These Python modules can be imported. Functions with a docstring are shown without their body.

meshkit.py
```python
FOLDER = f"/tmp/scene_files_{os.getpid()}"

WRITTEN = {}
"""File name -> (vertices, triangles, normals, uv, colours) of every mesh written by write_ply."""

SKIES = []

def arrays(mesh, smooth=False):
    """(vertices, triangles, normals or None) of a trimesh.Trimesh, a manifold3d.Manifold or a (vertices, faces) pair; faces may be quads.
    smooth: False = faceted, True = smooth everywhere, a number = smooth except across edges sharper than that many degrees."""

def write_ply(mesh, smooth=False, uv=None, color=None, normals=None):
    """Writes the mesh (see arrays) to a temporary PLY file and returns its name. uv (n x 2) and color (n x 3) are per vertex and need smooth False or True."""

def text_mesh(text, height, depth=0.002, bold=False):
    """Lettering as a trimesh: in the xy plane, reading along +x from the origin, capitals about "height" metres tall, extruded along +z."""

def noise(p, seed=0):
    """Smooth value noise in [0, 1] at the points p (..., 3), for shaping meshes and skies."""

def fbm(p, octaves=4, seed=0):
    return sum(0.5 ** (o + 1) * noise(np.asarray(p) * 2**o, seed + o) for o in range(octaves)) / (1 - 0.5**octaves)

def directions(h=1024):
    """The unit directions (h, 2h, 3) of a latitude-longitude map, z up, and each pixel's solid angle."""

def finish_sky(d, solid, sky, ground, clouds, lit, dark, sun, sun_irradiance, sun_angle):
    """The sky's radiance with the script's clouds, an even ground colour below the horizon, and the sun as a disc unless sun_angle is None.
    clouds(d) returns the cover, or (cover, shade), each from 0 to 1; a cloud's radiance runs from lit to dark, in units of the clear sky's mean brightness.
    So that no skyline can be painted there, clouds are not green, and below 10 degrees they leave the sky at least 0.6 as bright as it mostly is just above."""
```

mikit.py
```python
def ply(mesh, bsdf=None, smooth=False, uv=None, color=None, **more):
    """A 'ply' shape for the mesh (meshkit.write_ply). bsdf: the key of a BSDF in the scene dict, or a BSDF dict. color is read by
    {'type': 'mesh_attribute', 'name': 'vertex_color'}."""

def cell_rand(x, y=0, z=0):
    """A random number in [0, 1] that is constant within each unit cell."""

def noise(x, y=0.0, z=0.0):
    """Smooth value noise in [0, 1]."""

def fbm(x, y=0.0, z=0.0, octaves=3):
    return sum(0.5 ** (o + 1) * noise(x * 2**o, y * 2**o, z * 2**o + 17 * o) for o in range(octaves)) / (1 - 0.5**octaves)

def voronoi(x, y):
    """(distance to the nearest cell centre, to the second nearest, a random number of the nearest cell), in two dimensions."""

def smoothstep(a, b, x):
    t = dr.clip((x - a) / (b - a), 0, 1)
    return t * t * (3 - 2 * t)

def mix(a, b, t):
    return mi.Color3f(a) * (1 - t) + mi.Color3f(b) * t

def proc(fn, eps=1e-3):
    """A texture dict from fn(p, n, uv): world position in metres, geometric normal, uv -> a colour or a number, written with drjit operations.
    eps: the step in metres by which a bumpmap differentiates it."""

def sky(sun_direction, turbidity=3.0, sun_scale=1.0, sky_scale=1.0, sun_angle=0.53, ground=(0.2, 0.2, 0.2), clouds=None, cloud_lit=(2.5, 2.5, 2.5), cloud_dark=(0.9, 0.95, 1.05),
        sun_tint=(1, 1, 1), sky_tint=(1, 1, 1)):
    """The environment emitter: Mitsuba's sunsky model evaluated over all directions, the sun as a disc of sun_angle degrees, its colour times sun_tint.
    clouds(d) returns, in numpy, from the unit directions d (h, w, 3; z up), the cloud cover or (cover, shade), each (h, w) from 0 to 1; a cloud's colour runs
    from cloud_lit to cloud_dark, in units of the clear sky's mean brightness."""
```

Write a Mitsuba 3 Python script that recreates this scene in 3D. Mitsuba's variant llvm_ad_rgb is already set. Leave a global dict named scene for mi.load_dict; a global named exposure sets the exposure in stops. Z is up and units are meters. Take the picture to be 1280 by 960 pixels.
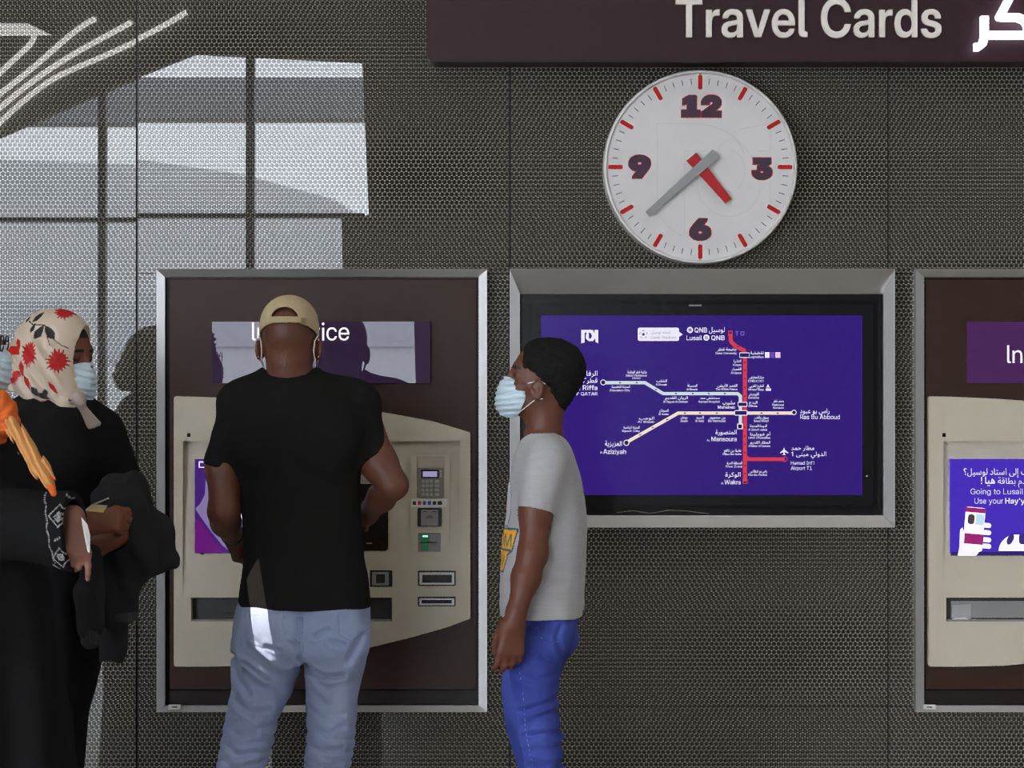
import math, glob, unicodedata
import numpy as np, trimesh, manifold3d as m3
import shapely
from shapely.geometry import Polygon, LineString, Point, box as sbox
from shapely import affinity
from shapely.ops import unary_union
import drjit as dr
import mitsuba as mi
import mikit, meshkit
from mikit import proc, ply, smoothstep, mix, cell_rand

T = mi.ScalarTransform4f
scene, labels = {}, {}

# ---------------------------------------------------------------- camera, sky, sun, large lights, exposure
CAM_Z, DIST, FPX = 1.5, 7.0, 2800.0          # eye height, distance to the ticket wall (y = 0), focal length in pixels
scene['camera'] = {'type': 'perspective', 'fov': 2 * math.degrees(math.atan(640 / FPX)), 'fov_axis': 'x',
                   'near_clip': 0.05, 'far_clip': 400.0,
                   'to_world': T().look_at(origin=[0, -DIST, CAM_Z], target=[0, 0, CAM_Z], up=[0, 0, 1])}
exposure = 0.33
SUN = np.array([-0.30, -0.72, 1.55]); SUN /= np.linalg.norm(SUN)


def cloud_cover(d):
    n = meshkit.fbm(d * np.array([3.0, 3.0, 6.0]) + 4.0, 4, 7)
    return np.clip(0.75 + 0.8 * (n - 0.45), 0, 1), np.clip((n - 0.40) * 1.5, 0, 1)


scene['sky'] = mikit.sky(SUN, turbidity=4.0, sun_scale=0.0, sky_scale=46.0, ground=(0.45, 0.43, 0.40),
                         clouds=cloud_cover, cloud_lit=(1.9, 1.95, 2.05), cloud_dark=(1.2, 1.28, 1.4))
scene['sun'] = {'type': 'directional', 'direction': (-SUN).tolist(), 'irradiance': {'type': 'rgb', 'value': [8.2, 7.1, 5.7]}, 'sampling_weight': 40.0}
scene['sky']['sampling_weight'] = 160.0


# ---------------------------------------------------------------- helpers
def P(px, py, d=DIST):
    """Point that lies d metres in front of the camera's plane, at a pixel of the 1280 x 960 frame."""
    return np.array([(px - 640) * d / FPX, d - DIST, CAM_Z - (py - 480) * d / FPX])


def add(key, mesh, bsdf, smooth=False, **kw):
    k, n = key, 0
    while k in scene:
        n += 1
        k = f'{key}_{n:03d}'
    scene[k] = mesh if isinstance(mesh, dict) else ply(mesh, bsdf, smooth=smooth, **kw)
    return k


def thing(key, label, category, group=None):
    k, n = key, 0
    while k in labels:
        n += 1
        k = f'{key}_{n:03d}'
    labels[k] = {'label': label, 'category': category}
    if group:
        labels[k]['group'] = group
    return k


def struct(key):
    labels[key] = {'kind': 'structure'}
    return key


def rgb(r, g, b):
    """sRGB 0..255 to linear"""
    c = np.array([r, g, b]) / 255.0
    return np.where(c < 0.04045, c / 12.92, ((c + 0.055) / 1.055) ** 2.4).tolist()


def col(c):
    return {'type': 'rgb', 'value': list(map(float, c))}


def matte(key, c):
    scene[key] = {'type': 'twosided', 'b': {'type': 'diffuse', 'reflectance': c if isinstance(c, dict) else col(c)}}
    return key


def princ(key, c, rough=0.5, **kw):
    scene[key] = {'type': 'twosided', 'b': {'type': 'principled', 'base_color': c if isinstance(c, dict) else col(c), 'roughness': rough, **kw}}
    return key


def gloss(key, c, alpha=None, ior=1.5):
    b = {'type': 'plastic' if alpha is None else 'roughplastic', 'diffuse_reflectance': c if isinstance(c, dict) else col(c), 'int_ior': ior}
    if alpha is not None:
        b['alpha'] = alpha
    scene[key] = {'type': 'twosided', 'b': b}
    return key


def box(x0, x1, y0, y1, z0, z1):
    m = trimesh.creation.box((abs(x1 - x0), abs(y1 - y0), abs(z1 - z0)))
    m.apply_translation(((x0 + x1) / 2, (y0 + y1) / 2, (z0 + z1) / 2))
    return m


def cat(*ms):
    ms = [m for g in ms for m in (g if isinstance(g, (list, tuple)) else [g])]
    return trimesh.util.concatenate([trimesh.Trimesh(np.array(m.vertices), np.array(m.faces), process=False) for m in ms])


def polys(g):
    return [p for p in getattr(g, 'geoms', [g]) if p.geom_type == 'Polygon' and p.area > 1e-12]


def slab(g, y_back, y_front):
    """A polygon in wall coordinates (x, z) extruded between two depths; y_front is nearer the camera (more negative)."""
    out = []
    for p in polys(g):
        m = trimesh.creation.extrude_polygon(p, y_back - y_front, engine='earcut')
        v = np.array(m.vertices)
        m = trimesh.Trimesh(np.stack([v[:, 0], y_back - v[:, 2], v[:, 1]], 1), np.array(m.faces), process=False)
        out.append(m)
    return cat(out)


def flat(g, y):
    """Flat print: a polygon of (x, z) at depth y, facing the camera."""
    vs, fs, n = [], [], 0
    for p in polys(g):
        v, f = trimesh.creation.triangulate_polygon(p, engine='earcut')
        a, b, c = v[f[:, 0]], v[f[:, 1]], v[f[:, 2]]
        flip = ((b - a)[:, 0] * (c - a)[:, 1] - (b - a)[:, 1] * (c - a)[:, 0]) < 0
        f = np.where(flip[:, None], f[:, ::-1], f)
        vs.append(np.stack([v[:, 0], np.full(len(v), y), v[:, 1]], 1))
        fs.append(f + n)
        n += len(v)
    return trimesh.Trimesh(np.vstack(vs), np.vstack(fs), process=False)


def W(g, y=0.0):
    """A shapely shape in photograph pixels to wall coordinates (x, z) at depth y."""
    s = (DIST + y) / FPX
    return affinity.affine_transform(g, [s, 0, 0, -s, -640 * s, CAM_Z + 480 * s])


def rect(x0, y0, x1, y1, r=0.0):
    b = sbox(min(x0, x1), min(y0, y1), max(x0, x1), max(y0, y1))
    return b if r <= 0 else b.buffer(-r).buffer(r, quad_segs=5)


def glow(mesh, c, k=1.0, bsdf='screen_black', pick=.05):
    return ply(mesh, bsdf, emitter={'type': 'area', 'radiance': col(np.array(c) * k), 'sampling_weight': pick})


def lathe(profile, n=64):
    """Profile [(r, h)] revolved about z."""
    return trimesh.creation.revolve(np.array(profile, float), sections=n)


def tube(pts, r, n=8, caps=True):
    pts = np.asarray(pts, float)
    r = np.broadcast_to(np.asarray(r, float), (len(pts),))
    t = np.gradient(pts, axis=0); t /= np.linalg.norm(t, axis=1, keepdims=True) + 1e-12
    a = np.cross(t[0], [0, 0, 1.0] if abs(t[0][2]) < .9 else [1.0, 0, 0])
    vs = []
    for i in range(len(pts)):
        a = a - t[i] * (a @ t[i]); a /= np.linalg.norm(a)
        b = np.cross(t[i], a)
        ang = np.arange(n) * 2 * np.pi / n
        vs.append(pts[i] + r[i] * (np.cos(ang)[:, None] * a + np.sin(ang)[:, None] * b))
    v = np.vstack(vs + [pts[:1], pts[-1:]])
    f = []
    for i in range(len(pts) - 1):
        for j in range(n):
            p, q = i * n + j, i * n + (j + 1) % n
            f += [[p, q, q + n], [p, q + n, p + n]]
    e = len(pts) * n
    if caps:
        for j in range(n):
            f += [[e, (j + 1) % n, j], [e + 1, e - n + j, e - n + (j + 1) % n]]
    return trimesh.Trimesh(v, np.array(f), process=False)


# ---------------------------------------------------------------- lettering
FONTS = glob.glob('/opt/blender-*/*/datafiles/fonts/')[0]
_fonts, _glyphs = {}, {}


def shape_arabic(s):
    """Contextual forms for a renderer without shaping, in left-to-right glyph order."""
    if not hasattr(shape_arabic, 'table'):
        t = {}
        for c in range(0xFE70, 0xFEFD):
            d = unicodedata.decomposition(chr(c)).split()
            if len(d) >= 2 and d[0] in ('<isolated>', '<final>', '<initial>', '<medial>'):
                t[(d[0][1:-1], ''.join(chr(int(x, 16)) for x in d[1:]))] = chr(c)
        shape_arabic.table = t
    t, toks, i = shape_arabic.table, [], 0
    while i < len(s):
        if s[i] == 'ل' and i + 1 < len(s) and ('isolated', s[i:i + 2]) in t:
            toks.append(s[i:i + 2]); i += 2
        else:
            toks.append(s[i]); i += 1
    out = []
    for j, c in enumerate(toks):
        prev_joins = j > 0 and ('initial', toks[j - 1]) in t
        next_joins = j + 1 < len(toks) and ('final', toks[j + 1]) in t
        can_start = ('initial', c) in t
        if prev_joins and next_joins and can_start: k = 'medial'
        elif prev_joins and ('final', c) in t: k = 'final'
        elif next_joins and can_start: k = 'initial'
        else: k = 'isolated'
        out.append(t.get((k, c), c))
    return ''.join(reversed(out))


def text(s, weight=500, em=64, arabic=False):
    """Outline of a line of text as a shapely shape, 1 unit = the height of a capital, baseline at 0, starting at x = 0 (y up)."""
    key = (s, weight, em, arabic)
    if key in _glyphs:
        return _glyphs[key]
    from PIL import Image, ImageDraw, ImageFont
    fk = (weight, em, arabic)
    if fk not in _fonts:
        f = ImageFont.truetype(FONTS + ('NotoSansArabic-VariableFont_wdth,wght.woff2' if arabic else 'Inter.woff2'), em, layout_engine=ImageFont.Layout.BASIC)
        ax = f.get_variation_axes()
        f.set_variation_by_axes([weight if b'eight' in a['name'] else (a['maximum'] if b'ptical' in a['name'] else a['default']) for a in ax])
        _fonts[fk] = f
    f = _fonts[fk]
    s2 = shape_arabic(s) if arabic else s
    x0, y0, x1, y1 = f.getbbox(s2, anchor='ls')
    im = Image.new('L', (x1 - x0 + 8, y1 - y0 + 8))
    ImageDraw.Draw(im).text((4 - x0, 4 - y0), s2, 255, f, anchor='ls')
    on = np.pad(np.asarray(im) > 127, ((0, 0), (1, 1))).astype(np.int8)
    rows, st = np.nonzero(np.diff(on, axis=1) == 1)
    en = np.nonzero(np.diff(on, axis=1) == -1)[1]
    g = unary_union(shapely.box(st, -rows - 1, en, -rows)).buffer(0.55).buffer(-0.55).simplify(0.6)
    k = 1.0 / (em * 0.727)
    g = affinity.affine_transform(g, [k, 0, 0, k, -(4 - x0) * k, (4 - y0) * k])
    g = affinity.translate(g, -g.bounds[0], 0)
    _glyphs[key] = g
    return g


def fit(g, x0, x1, base, cap=None, y=0.0):
    """Places a text outline in photograph pixels: spans x0..x1, baseline at row base, capital height cap (or in proportion); wall coordinates come back."""
    b = g.bounds
    sx = (x1 - x0) / (b[2] - b[0])
    sy = sx if cap is None else cap
    return W(affinity.affine_transform(g, [sx, 0, 0, -sy, x0 - b[0] * sx, base]), y)


# ---------------------------------------------------------------- materials
def perforated(p, n, uv):
    """Perforated sheet behind glass: round holes 15 mm apart in staggered rows, a second sheet showing through them."""
    def hexd(x, z, a):
        h = a * 0.8660254
        d1 = dr.square(x - dr.round(x / a) * a) + dr.square(z - dr.round(z / (2 * h)) * 2 * h)
        x2, z2 = x - a / 2, z - h
        d2 = dr.square(x2 - dr.round(x2 / a) * a) + dr.square(z2 - dr.round(z2 / (2 * h)) * 2 * h)
        return dr.sqrt(dr.minimum(d1, d2))
    front = hexd(p.x, p.z, 0.0150)
    back = hexd(p.x * 1.012 + 0.004, p.z * 1.035 + 0.003, 0.0150)
    tone = 0.9 + 0.2 * mikit.noise(p.x * 1.3, p.z * 1.3)
    behind = mix([0.020, 0.019, 0.016], [0.11, 0.105, 0.09], smoothstep(0.0055, 0.0087, back))
    return mix(behind, [0.66, 0.635, 0.555], smoothstep(0.0067, 0.0087, front)) * tone * 1.46


scene['perforated_glass'] = {'type': 'twosided', 'b': {'type': 'blendbsdf', 'weight': .30, 'a': {'type': 'diffuse', 'reflectance': proc(perforated)},
                             'b': {'type': 'conductor', 'material': 'none', 'specular_reflectance': col((.150, .152, .156))}}}
gloss('joint_dark', rgb(22, 24, 30), 0.2)
princ('brushed_steel', (0.49, 0.49, 0.485), 0.40, metallic=1.0)
princ('brushed_steel_dim', (0.50, 0.49, 0.47), 0.38, metallic=1.0)
gloss('brown_panel', rgb(54, 34, 25), 0.2, 1.35)
gloss('brown_dark', rgb(30, 22, 19), 0.2, 1.35)
gloss('display_glass', (0.02, 0.012, 0.026), None, 1.55)
gloss('beige_panel', (0.57, 0.52, 0.405), 0.28)
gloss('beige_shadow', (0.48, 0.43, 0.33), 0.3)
gloss('screen_black', (0.006, 0.006, 0.007), 0.08, 1.4)
gloss('black_plastic', (0.007, 0.007, 0.008), 0.12, 1.35)
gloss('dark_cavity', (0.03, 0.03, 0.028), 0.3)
gloss('grey_metal', (0.25, 0.25, 0.24), 0.3)
gloss('grey_plastic', (0.22, 0.205, 0.175), 0.3)
gloss('key_plastic', (0.40, 0.38, 0.33), 0.3)
gloss('white_plastic', (0.72, 0.72, 0.70), 0.25)
matte('white_print', (0.75, 0.75, 0.74))
matte('ink_dark', (0.05, 0.05, 0.055))
matte('ink_red', rgb(190, 50, 45))
matte('ink_blue', rgb(60, 90, 150))
matte('ink_green', rgb(60, 140, 100))
gloss('sign_board', rgb(50, 28, 35), 0.25, 1.35)
matte('sign_letters', (0.80, 0.77, 0.72))
gloss('clock_case', (0.70, 0.70, 0.69), 0.2)
gloss('clock_face', (0.72, 0.715, 0.72), 0.3)
matte('clock_line', (0.62, 0.62, 0.63))
matte('clock_tick', (0.20, 0.20, 0.22))
matte('clock_number', rgb(78, 66, 78))
matte('clock_red', rgb(185, 48, 46))
gloss('clock_hand_red', rgb(175, 16, 20), 0.2)
gloss('clock_hand_grey', (0.30, 0.31, 0.32), 0.25)
gloss('floor_stone', proc(lambda p, n, uv: mix([0.44, 0.38, 0.30], [0.50, 0.44, 0.36], mikit.fbm(p.x * 2, p.y * 2, 0, 3))), 0.12)
matte('ceiling_paint', (0.30, 0.29, 0.27))
matte('back_wall_dark', (0.20, 0.195, 0.185))
matte('side_wall', (0.62, 0.62, 0.61))
gloss('mullion_dark', (0.03, 0.03, 0.032), 0.3)
scene['window_glass'] = {'type': 'thindielectric', 'int_ior': 1.5}
matte('concrete_pale', (0.80, 0.82, 0.84))
matte('concrete_mid', (0.36, 0.37, 0.41))
matte('concrete_light', (0.66, 0.69, 0.73))
matte('paving', (0.42, 0.40, 0.38))
matte('led_diffuser', (0.8, 0.8, 0.8))

# ---------------------------------------------------------------- the hall
HX0, HX1, HY, HZ = -11.0, 8.0, -20.0, 6.25
add(struct('floor'), box(HX0, HX1, HY, 0.3, -0.1, 0.0), 'floor_stone')

# the ticket wall: dark joints behind, glazed perforated panels in front (each tilted a hair, as hung panels are)
add(struct('wall_front'), box(HX0, HX1, 0.004, 0.3, 0.0, HZ), 'joint_dark')
COLS = [-1.40, 171, 637, 1110, 1582]        # joint positions (photograph columns); the first is metres, below
XJ = [P(171, 0)[0] - 1.2 * k for k in range(6, 0, -1)] + [P(171, 0)[0], P(637.5, 0)[0], P(1110, 0)[0], P(1579, 0)[0], P(1579, 0)[0] + 1.18, P(1579, 0)[0] + 2.36]
ZJ = [0.0, P(0, 883)[2], P(0, 341.5)[2], P(0, 341.5)[2] + 1.36, P(0, 341.5)[2] + 2.72]
rng = np.random.default_rng(5)
for i in range(len(XJ) - 1):
    rows = list(zip(ZJ[:-1], ZJ[1:])) if i >= 6 else [(ZJ[0], ZJ[4])]
    for z0, z1 in rows:
        g = 0.0028
        m = box(XJ[i] + (g if i != 6 else .0045), XJ[i + 1] - g, -0.004, 0.0035, z0 + g * .6, min(z1, HZ) - g * .6)
        c = m.centroid
        tz, tx = (0.0016, -0.0016) if i == 5 else (rng.normal(0, .0002), rng.normal(0, .0002))
        R = trimesh.transformations.rotation_matrix(tz, [0, 0, 1], c) @ trimesh.transformations.rotation_matrix(tx, [1, 0, 0], c)
        m.apply_transform(R)
        add('wall_front__panel', m, 'perforated_glass')

# ceiling with an added unseen slot, sized to throw a sun patch
SL = np.array([P(325, 782, 6.08)])[0]
SL = SL + SUN * ((HZ - SL[2]) / SUN[2])
sw, sl_ = 0.029, 0.10
cm = [box(HX0, SL[0] - sw, HY, 0.3, HZ, HZ + .05), box(SL[0] + sw, HX1, HY, 0.3, HZ, HZ + .05),
      box(SL[0] - sw, SL[0] + sw, HY, SL[1] - sl_, HZ, HZ + .05), box(SL[0] - sw, SL[0] + sw, SL[1] + sl_, 0.3, HZ, HZ + .05)]
add(struct('ceiling'), cat(cm), 'ceiling_paint')

# back wall with a wide arched opening on one side; the left side is glazed from floor to ceiling
XR = (455 - 640) * 27 / FPX
bx0 = HX0
arch = [(-10.2, 0.12), (-10.2, 2.2), (-9.3, 3.2), (-7.9, 3.9), (-6.4, 4.45), (-4.9, 5.1), (-3.85, 5.52), (XR - .02, 5.42), (XR + .06, 3.55), (XR - .27, 3.5), (XR - .18, 0.12)]
opening = Polygon(arch)
add(struct('wall_back'), slab(sbox(HX0, 0, HX1, HZ).difference(opening), HY, HY - 0.3), 'back_wall_dark')
add(struct('wall_right'), box(HX1, HX1 + .2, HY, 0.3, 0, HZ), 'side_wall')
add(struct('wall_left'), cat(box(HX0 - .2, HX0, HY, .3, 0, .35), box(HX0 - .2, HX0, HY, .3, 5.3, HZ), box(HX0 - .2, HX0, -9.6, .3, .35, 5.3)), 'side_wall')
struct('window_1')
mx = [(-9.0, .07), (-7.0, .08), (-4.89, .09), (-3.163, .10)]
for x, w in mx:
    add('window_1__mullion', slab(sbox(x - w / 2, .12, x + w / 2, 5.6).intersection(opening), HY - .05, HY - .2), 'mullion_dark')
for z, w in ((3.55, .06), (.75, .06)):
    add('window_1__mullion', slab(sbox(-10.2, z - w / 2, XR, z + w / 2).intersection(opening), HY - .07, HY - .18), 'mullion_dark')
edges = [-10.3] + [m[0] for m in mx] + [XR + .2]
for a, b in zip(edges[:-1], edges[1:]):
    for z0, z1 in ((0, .75), (.75, 3.55), (3.55, 5.7)):
        g = sbox(a, z0, b, z1).intersection(opening)
        if g.area > .05:
            add('window_1__pane', flat(g, HY - .12), 'window_glass')
struct('window_2')
for k in range(4):
    y0 = HY + k * 2.6
    add('window_2__mullion', box(HX0 - .14, HX0 - .02, y0 - .04, y0 + .04, .35, 5.3), 'mullion_dark')
    v = np.array([[HX0 - .1, y0, .35], [HX0 - .1, y0 + 2.6, .35], [HX0 - .1, y0 + 2.6, 5.3], [HX0 - .1, y0, 5.3]])
    add('window_2__pane', trimesh.Trimesh(v, [[0, 1, 2], [0, 2, 3]], process=False), 'window_glass')

# outside: paving, a canopy and a pale building with a curved roof across the forecourt
add(struct('forecourt'), cat(box(-60, 40, -75, HY - .3, -.15, -.02), box(-60, HX0 - .2, HY - .3, 12, -.15, -.02)), 'paving')
k = thing('canopy', 'grey concrete canopy beyond the arched windows, mirrored in the glass wall', 'canopy')
add(k + '__slab', box(-16, 1.5, -25.3, -24.6, 5.28, 5.84), 'concrete_mid')
add(k + '__column', box(-14.5, -14.1, -25.15, -24.75, -.02, 5.28), 'concrete_mid')
k = thing('building', 'pale building with a curved roof across the forecourt, mirrored in the glass wall', 'building')
roof = [(-34, 0), (-34, 5.6), (-20, 6.7), (-12, 6.95), (-8.9, 6.85), (-6.4, 6.5), (-4.2, 5.9), (-2.2, 4.6), (-1.0, 0)]
add(k + '__body', slab(Polygon(roof), -52, -46), 'concrete_pale')
for x in np.arange(-32, -4, 3.2):
    add(k + '__window', slab(sbox(x, 2.2, x + 2.3, 3.6), -45.9, -46.03), 'concrete_light')
add(k + '__ledge', slab(sbox(-33, 4.6, -3, 4.9), -46, -46.6), 'concrete_light')

# lamps: curved LED lines on the spandrel of the back wall, and added rows of unseen ceiling lights
def led_line(px):
    pts = np.array([P(x, y, 26.9) for x, y in px])
    pts[:, 1] = HY + .06
    s = np.linspace(0, 1, len(pts)); u = np.linspace(0, 1, 40)
    from scipy.interpolate import CubicSpline
    return tube(CubicSpline(s, pts)(u), .035, 6)
LINES = [('steepest and innermost', [(-40, 132), (0, 90), (25, 66), (42, 50), (48, 38)]), ('second', [(-60, 165), (0, 115), (50, 75), (90, 40), (126, 16)]),
         ('third', [(-60, 188), (0, 133), (60, 85), (120, 48), (171, 20)]), ('longest and lowest', [(-60, 215), (0, 152), (60, 100), (110, 74), (171, 47), (233, 13)])]
for nm, px in LINES:
    k = thing('light_line', f'{nm} of the four curved white light lines mirrored at the top left', 'light', 'curved light lines')
    add(k, glow(led_line(px), (1.0, .95, .90), 8.0, 'led_diffuser', 1.0), None)
k = thing('ceiling_lamp', 'broad flat white lamp above the curved light lines, mirrored at the top left', 'light')
sp = 27.0 / FPX
lp = affinity.affine_transform(Polygon([(-60, 23), (42, 23), (72, 38), (-60, 40)]), [sp, 0, 0, -sp, -640 * sp, CAM_Z + 480 * sp])
add(k + '__housing', slab(lp.buffer(.01), HY + .02, HY), 'white_plastic')
lm = flat(lp, HY + .021)
add(k + '__diffuser', glow(trimesh.Trimesh(lm.vertices, lm.faces[:, ::-1], process=False), (1.0, .96, .95), 7.0, 'led_diffuser', 2.0), None)
for ix, x in enumerate((-6.5, -2.2, 2.1, 6.2)):
    for y in (-2.2, -5.2, -8.2):
        k = thing('ceiling_light', f"long white ceiling light above the picture, {('nearest', 'second', 'third')[int((-y - 2) / 3)]} row from the wall, {('first', 'second', 'third', 'fourth')[ix]} from the left", 'light', 'ceiling lights')
        add(k + '__housing', box(x - .95, x + .95, y - .16, y + .16, HZ - .05, HZ), 'white_plastic')
        v = np.array([[x - .9, y - .12, HZ - .052], [x + .9, y - .12, HZ - .052], [x + .9, y + .12, HZ - .052], [x - .9, y + .12, HZ - .052]])
        add(k + '__diffuser', glow(trimesh.Trimesh(v, [[0, 2, 1], [0, 3, 2]], process=False), (1.0, .96, .90), 12.0, 'led_diffuser', 8.0), None)

# ---------------------------------------------------------------- ticket machines
def bar(px_poly, y_outer, y_inner, inner_side):
    """One mitred bar of a steel frame: px_poly = 4 corners (outer a, outer b, inner b, inner a); the face slopes from y_outer to y_inner."""
    q = [P(x, y) for x, y in px_poly]
    ys = [y_outer, y_outer, y_inner, y_inner]
    front = [np.array([a[0], yy, a[2]]) for a, yy in zip(q, ys)]
    back = [np.array([a[0], -.001, a[2]]) for a in q]
    m = m3.Manifold.hull_points(np.array(front + back))
    return m


def frame(key, o, i, y_outer=-.038, y_inner=-.037, bsdf='brushed_steel'):
    ox0, oy0, ox1, oy1 = o
    ix0, iy0, ix1, iy1 = i
    e = .35
    for n_, pts in enumerate(([(ox0, oy0), (ox1, oy0), (ix1, iy0), (ix0, iy0)], [(ox0, oy1), (ox1, oy1), (ix1, iy1), (ix0, iy1)],
                [(ox0, oy0 + e), (ox0, oy1 - e), (ix0, iy1 - e), (ix0, iy0 + e)], [(ox1, oy0 + e), (ox1, oy1 - e), (ix1, iy1 - e), (ix1, iy0 + e)])):
        add(key + '__frame_bar', bar(pts, y_outer, y_outer + .36 * abs(pts[3][1] - pts[0][1]) / 400 if n_ < 2 else y_inner, None), bsdf)


def ring(o, i):
    return o.difference(i)


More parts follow.
